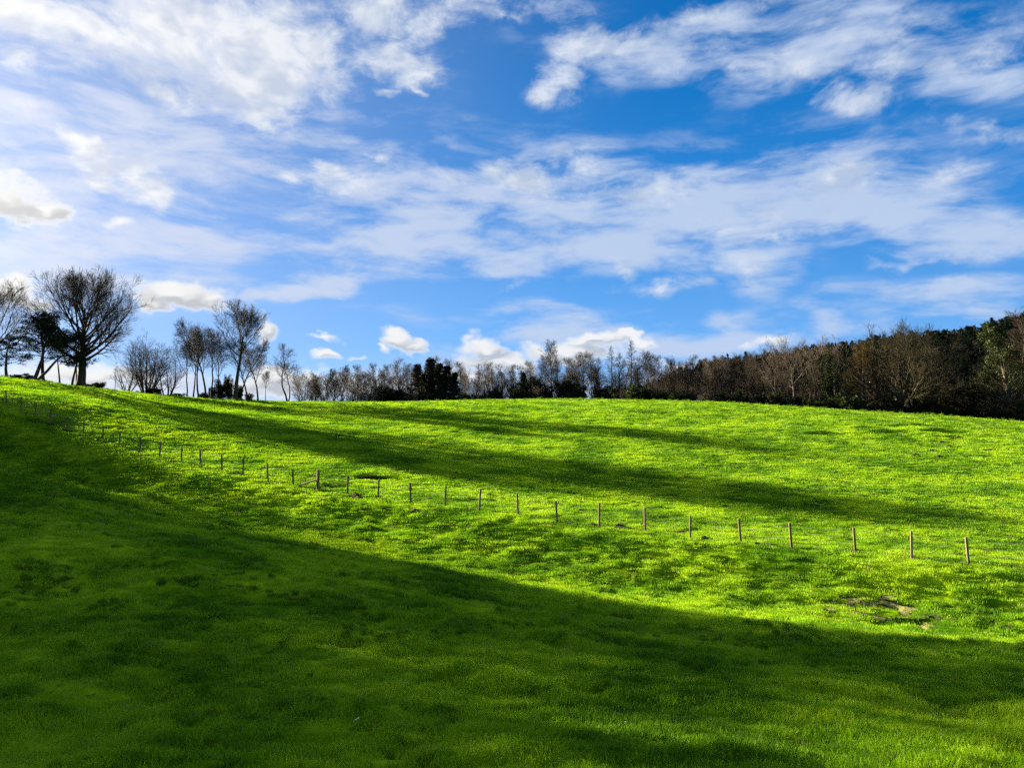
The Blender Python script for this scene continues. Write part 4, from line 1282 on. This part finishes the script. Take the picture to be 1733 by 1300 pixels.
for pr, x, d, yt, w, nm, lab in (
        (OPEN[0], 1345, 128, 563, 1.1, 'bare_tree', 'tall open-crowned bare tree with dark trunk rising above the hill skyline'),
        (OPEN[1], 1314, 132, 568, 0.8, 'bare_tree', 'bare tree with small rounded top, left neighbour of the open-crowned tree'),
        (OPEN[1], 1378, 140, 566, 0.9, 'bare_tree', 'faint bare tree with rounded top, right neighbour of the open-crowned tree'),
        (OPEN[0], 1415, 138, 560, 1.0, 'bare_tree', 'bare tree with broad fine-twigged top left of the leafy brown tree'),
        (TW[1], 1322, 126, 600, 1.0, 'bare_tree', 'brown bushy bare tree before the open-crowned tree, left'),
        (TW[0], 1366, 125, 606, 1.0, 'bare_tree', 'brown bushy bare tree before the open-crowned tree, right'),
        (IVY, 1408, 124, 588, 0.9, 'ivy_tree', 'ivy-green tree with pale trunk left of the leafy brown tree'),
        (IVY2, 1385, 128, 598, 0.8, 'ivy_tree', 'smaller greenish tree left of the pale-trunked ivy tree'),
        (OAK, 1462, 124, 578, 1.15, 'leafy_tree', 'brown-olive tree keeping withered leaves, left of the broadest tree'),
        (SYC, 1528, 119, 541, 1.10, 'bare_tree', 'broadest bare tree at the right with dense domed crown and low fork'),
        (TW[1], 1578, 130, 582, 1.0, 'bare_tree', 'thin bare tree touching the right side of the broadest tree'),
        (TW[0], 1500, 128, 575, 1.0, 'bare_tree', 'bushy bare tree behind the left side of the broadest tree'),
        (multistem(121, 7, 4, 0.5, 8, 6, 3, 0.013, 0.09, 'bark', 'twig_olive'), 1655, 120, 628, 1.1, 'bare_tree', 'small dark bare tree over pale scrub near the right edge'),
        (multistem(122, 7, 5, 0.6, 8, 6, 3, 0.013, 0.08, 'bark', 'twig_olive'), 1690, 116, 638, 1.2, 'bare_tree', 'low spreading bare tree left of the rightmost ivy tree'),
        (IVY2, 1712, 119, 540, 1.1, 'ivy_tree', 'tall green ivy-clad tree near the right edge, rising above the skyline'),
        (BI[1], 1722, 121, 518, 1.1, 'birch_tree', 'tallest pale slender tree at the right edge'),
        (IVY, 1750, 122, 560, 1.2, 'ivy_tree', 'ivy-clad tree cut by the right picture edge')):
    place(pr, nm, 'tree', lab, x, d, yt, G6, wide=w, ybase=700)
BS = [BU[0], BU[1], BU[2], bush(131, 3, 2.2, 'ivy'), bush(132, 3, 2.4, 'scrub', (0.05, 0.15))]
for k, (x, d, yt, w, pi, lab) in enumerate(((1604, 126, 652, 1.6, 4, 'pale olive scrub bush right of the broadest tree'), (1628, 127, 645, 1.8, 2, 'pale pinkish scrub bush under the wooded hill'),
                                            (1560, 118, 676, 1.5, 0, 'dark bush at the right foot of the broadest tree'), (1600, 114, 684, 1.8, 1, 'black low bush on the crest right of the broadest tree'),
                                            (1643, 113, 688, 1.6, 0, 'black low bush on the crest under the small dark bare tree'), (1690, 112, 690, 1.5, 1, 'dark bush on the crest near the right edge'),
                                            (1716, 114, 672, 1.5, 4, 'pale scrub bush at the foot of the rightmost ivy tree'), (1545, 122, 655, 1.3, 3, 'green bush seen between the limbs of the broadest tree'),
                                            (1437, 118, 664, 1.3, 3, 'green bush at the foot of the leafy brown tree'))):
    place(BS[pi], 'bush', 'bush', lab, x, d, yt, G6, wide=w, ybase=700)
ent = []
for _ in range(240):
    x = g_.uniform(1030, 1830)
    d = g_.uniform(121, 150) - (x - 1030) / 800 * 7
    b_ = at(x, 700, d)
    z = gz(b_[0], b_[1], False)
    pr = BS[[0, 1, 0, 1, 0, 3][g_.randint(6)]] if g_.rand() < 0.75 else TW[g_.randint(2)]
    h = g_.uniform(1.4, 3.2)
    ent.append((pr, b_[0], b_[1], z - 0.1, h / pr['height'], g_.uniform(0, 6.28)))
for _ in range(120):
    x = g_.uniform(505, 1040)
    d = g_.uniform(134, 160)
    b_ = at(x, 690, d)
    z = gz(b_[0], b_[1], False)
    pr = SM[g_.randint(2)] if g_.rand() < 0.6 else TW[0]
    if x > 780 and g_.rand() < 0.35:
        pr = BU[0]
    ent.append((pr, b_[0], b_[1], z - 0.1, g_.uniform(1.8, 3.6) / pr['height'], g_.uniform(0, 6.28)))
scatter('undergrowth', *tree_points(ent), kind='stuff', label='tangled dark undergrowth along the foot of the tree belt', cat='undergrowth')

# the wood to the left that shades the near slope
ent = []
EDGE_PTS = np.array([(-62.0, 76.0), (-54.0, 63.0), (-47.0, 47.0), (-41.0, 31.0), (-36.0, 12.0)])
THIN = [slender(141, 14, 0.40, (0.04, 0), 0.07, 11, 0.26, (6, 4, 0), 0.2, 0.016), slender(142, 14, 0.35, (-0.04, 0.03), 0.08, 12, 0.28, (6, 4, 0), 0.2, 0.016), slender(143, 14, 0.45, (0, 0.04), 0.08, 10, 0.26, (6, 5, 0), 0.2, 0.016)]
for k in range(250):
    t = g_.rand() * 4
    i = min(3, int(t))
    e = EDGE_PTS[i] * (1 - (t - i)) + EDGE_PTS[i + 1] * (t - i)
    x, y = e[0] - 24 * g_.rand() ** 1.5, e[1] + g_.uniform(-4.0, 3.0) * (1.0 if t > 0.5 else 0.6)
    dense = g_.rand() < (0.10 if t < 0.6 else 0.20 if t < 1.2 else 0.17 if t < 2.6 else 0.30)
    pr = PINES[g_.randint(4)] if dense else THIN[g_.randint(3)]
    h = g_.uniform(10.5, 13.5) if dense else g_.uniform(13.0, 17.5)
    h += 1.2 if 0.8 < t < 2.6 else -0.8 if t < 0.5 else 0
    ent.append((pr, x, y, gz(x, y, False) - 0.1, h / pr['height'], g_.uniform(0, 6.28)))
    if k % 3 == 0 and t > 0.6:
        ent.append((BU[k % 2], x + g_.uniform(-3, 2), y + g_.uniform(-3, 3), gz(x, y, False) - 0.1, g_.uniform(0.9, 1.6), g_.uniform(0, 6.28)))
for k in range(16):          # loose outer fringe of thin trees
    y = g_.uniform(66, 84)
    x = -0.74 * y - 4.5 - 9 * g_.rand()
    pr = THIN[k % 3]
    ent.append((pr, x, y, gz(x, y, False) - 0.1, g_.uniform(8.5, 13.0) / pr['height'], g_.uniform(0, 6.28)))
scatter('side_wood', *tree_points(ent), kind='stuff', label='wood of pines and bare trees left of the field', cat='wood')

# ------------------------------------------------------------------ fence
def post_mesh(name, h, r, seed):
    g = np.random.RandomState(seed)
    n = 10
    zz = np.array([-0.25, 0.0, h * 0.3, h * 0.65, h - 0.012, h])
    rr = np.array([1.06, 1.04, 1.0, 0.98, 0.96, 0.84]) * r
    a = np.arange(n) / n * 2 * math.pi
    wob = 1 + 0.06 * g.normal(size=n)
    v = np.stack([np.stack([q * wob * np.cos(a), q * wob * np.sin(a), np.full(n, z)], -1) for z, q in zip(zz, rr)]).reshape(-1, 3)
    idx = np.arange(len(zz) * n).reshape(len(zz), n)
    nx = np.roll(idx, -1, 1)
    f = np.stack([idx[:-1], nx[:-1], nx[1:], idx[1:]], -1).reshape(-1, 4)
    v = np.vstack([v, [[0, 0, h + 0.004]]])
    c = len(v) - 1
    cap = np.stack([idx[-1], nx[-1], np.full(n, c)], -1)
    return mesh_np(name, v, [f, cap], [M['post'], M['post_cap']], np.concatenate([np.zeros(len(f)), np.ones(n)]), False)


def build_fence():
    base = FP[STRAINER].copy()
    base[2] = gz(base[0], base[1])
    root = link('fence', None, label='line of slim wooden posts and thin wire crossing the green slope', cat='fence', loc=tuple(base))
    ms = [post_mesh('post_%d' % k, 1.30, 0.056, k) for k in range(4)]
    tops = []
    for k, p in enumerate(FP):
        z = gz(p[0], p[1])
        if k == STRAINER:
            o = link('strainer_post', post_mesh('strainer_post', 1.40, 0.105, 9), root, label='thick corner post with a diagonal brace')
            o.location = (0, 0, 0)
            lean = (0, 0)
        else:
            o = link('post', ms[k % 4], root)
            o.location = (p[0] - base[0], p[1] - base[1], z - base[2])
            lean = (_rng.gauss(0, 0.04), _rng.gauss(0, 0.035))
            if k in (4, 5):
                lean = (0.0, -0.06)
            o.rotation_euler = (lean[0], lean[1], 0)
            o.scale = (1, 1, _rng.uniform(0.95, 1.04))
        tops.append(np.array([p[0] - base[0], p[1] - base[1], z - base[2]]))
    # diagonal brace leaning on the strainer from the left
    G = Geo()
    q = FP[STRAINER][:2] + FD * 2.3
    zq = gz(q[0], q[1]) - base[2]
    a0, a1 = np.array([0, -0.02, 0.78]), np.array([q[0] - base[0], q[1] - base[1] - 0.02, zq - 0.05])
    G.tubes(np.array([[a0, a0 * 0.6 + a1 * 0.4, a1]]), np.array([[0.055, 0.058, 0.060]]), 8)
    link('brace', G.mesh('brace', M['post'], False), root)
    tops = np.array(tops)
    for h in (0.25, 0.55, 0.85, 1.12):
        pts = []
        for a, b in zip(tops[:-1], tops[1:]):
            for f in np.arange(0, 1, 0.25):
                p = a * (1 - f) + b * f
                pts.append(p + np.array([0, 0, h - 0.03 * 4 * f * (1 - f)]) - np.array([FN[0], FN[1], 0]) * 0.05)
        pts.append(tops[-1] + np.array([0, 0, h]))
        P = np.array([pts])
        G = Geo()
        G.tubes(P, np.full(P.shape[:2], 0.0045), 4)
        link('wire', G.mesh('wire', M['wire']), root)


build_fence()

# ------------------------------------------------------------------ soil heaps
def heap_mesh(seed):
    g = np.random.RandomState(seed)
    nr, na = 9, 18
    v = []
    for i in range(nr):
        q = i / (nr - 1)
        for j in range(na):
            a = j / na * 2 * math.pi
            rad = q * (1 + 0.22 * math.sin(a * 2 + seed) + 0.12 * math.sin(a * 3 + 2 * seed))
            z = (1 - q * q) ** 1.3 * (0.75 + 0.30 * g.normal() * 0.5) + 0.10 * g.normal() * (1 - q)
            v.append((rad * math.cos(a), rad * math.sin(a), z - 0.12 * q))
    idx = np.arange(nr * na).reshape(nr, na)
    nx = np.roll(idx, -1, 1)
    f = np.stack([idx[:-1], idx[1:], nx[1:], nx[:-1]], -1).reshape(-1, 4)
    return mesh_np('soil_heap', np.array(v), [f], [M['soil']], None, False)


HM = [heap_mesh(k) for k in range(4)]
G7 = 'soil heaps beside the fence'
heaps = [(1556, 949, 0.36), (1441, 936, 0.28), (1347, 928, 0.22), (1306, 923, 0.24), (1281, 921, 0.26), (1192, 911, 0.28), (1155, 901, 0.24), (1110, 904, 0.34), (1048, 894, 0.34),
         (1002, 888, 0.22), (857, 871, 0.30), (770, 860, 0.30), (703, 864, 0.22), (728, 846, 0.28), (655, 846, 0.40), (602, 842, 0.45), (409, 857, 0.34)]
for n, (x, y, r_) in enumerate(heaps):
    p = hit(x, y)
    o = link('soil_heap', HM[n % 4], None, label='dark brown soil heap by the fence line, %s from the right' % ORD[n], cat='soil heap', group=G7, loc=(p[0], p[1], gz(p[0], p[1]) + 0.01))
    o.scale = (r_ * 1.25, r_, r_ * 0.62)
    o.rotation_euler = (0, 0, _rng.uniform(0, 6.28))
G8 = 'dark molehills on the far slope'
for n, (x, y) in enumerate(((1595, 751), (1606, 758), (1577, 765), (1550, 773), (1590, 775), (1623, 743))):
    p = hit(x, y)
    o = link('molehill', HM[(n + 1) % 4], None, label='small dark molehill on the upper right slope, %s from the left' % ORD[[3, 4, 1, 0, 2, 5][n]], cat='molehill', group=G8, loc=(p[0], p[1], gz(p[0], p[1]) + 0.03))
    o.scale = (0.46, 0.32, 0.24)
    o.rotation_euler = (0, 0, _rng.uniform(-0.4, 0.4))

# ------------------------------------------------------------------ puddles, leaves
def puddle(x, y, rx, ry, lab):
    p = hit(x, y)
    n = 22
    a = np.arange(n) / n * 2 * math.pi
    k = 1 + 0.28 * np.sin(a * 2 + x) + 0.2 * np.sin(a * 3 + y) + 0.12 * np.sin(a * 5)
    v = np.vstack([np.stack([rx * k * np.cos(a), ry * k * np.sin(a), np.zeros(n)], -1), [[0, 0, 0]]])
    f = np.stack([np.arange(n), np.roll(np.arange(n), -1), np.full(n, n)], -1)
    zs = ground(p[0] + v[:n, 0], p[1] + v[:n, 1])
    o = link('puddle', mesh_np('puddle', v, [f], [M['water']]), None, kind='structure', label=lab, loc=(p[0], p[1], float(np.percentile(zs, 60)) + 0.015))


puddle(1541, 1022, 0.40, 0.34, 'small shiny puddle at the right of the muddy patch')
puddle(1504, 993, 0.26, 0.30, 'small shiny puddle at the far side of the muddy patch')
puddle(1468, 1026, 0.30, 0.16, 'thin shiny puddle at the left of the muddy patch')


def leaf_mesh(seed, mat):
    g = np.random.RandomState(seed)
    u = np.linspace(-1, 1, 7)
    v = []
    for t in u:
        w = 0.55 * (1 - abs(t) ** 2.2) + 0.03
        for s_ in (-1, -0.4, 0.4, 1):
            v.append((t, s_ * w * (1 + 0.15 * g.normal()), 0.35 * t * t + 0.30 * s_ * s_ * w + 0.04 * g.normal()))
    idx = np.arange(28).reshape(7, 4)
    f = np.stack([idx[:-1, :-1], idx[1:, :-1], idx[1:, 1:], idx[:-1, 1:]], -1).reshape(-1, 4)
    return mesh_np('leaf', np.array(v), [f], [M[mat]])


for n, (x, y, s_, mat, lab) in enumerate(((1347, 1261, 0.060, 'leafpale', 'largest white fallen leaf in the grass at the lower right'), (1305, 1264, 0.045, 'leafbrown', 'pale brown fallen leaf left of the largest white leaf'),
                                          (604, 1228, 0.045, 'leafpale', 'white fallen leaf in the dark grass at the lower middle'), (138, 1190, 0.040, 'leafpale', 'pale fallen leaf in the dark grass at the lower left'),
                                          (1060, 1236, 0.028, 'leafpale', 'small white fallen leaf midway between the two larger white leaves'), (695, 1084, 0.05, 'leafbrown', 'brown fallen leaf on the brighter patch of shaded grass'))):
    p = hit(x, y)
    o = link('fallen_leaf', leaf_mesh(n, mat), None, label=lab, cat='leaf', group='fallen leaves in the near grass', loc=(p[0], p[1], p[2] + 0.075))
    o.scale = (s_, s_, s_)
    o.rotation_euler = (_rng.uniform(-0.5, 0.5), _rng.uniform(-0.5, 0.5), _rng.uniform(0, 6))
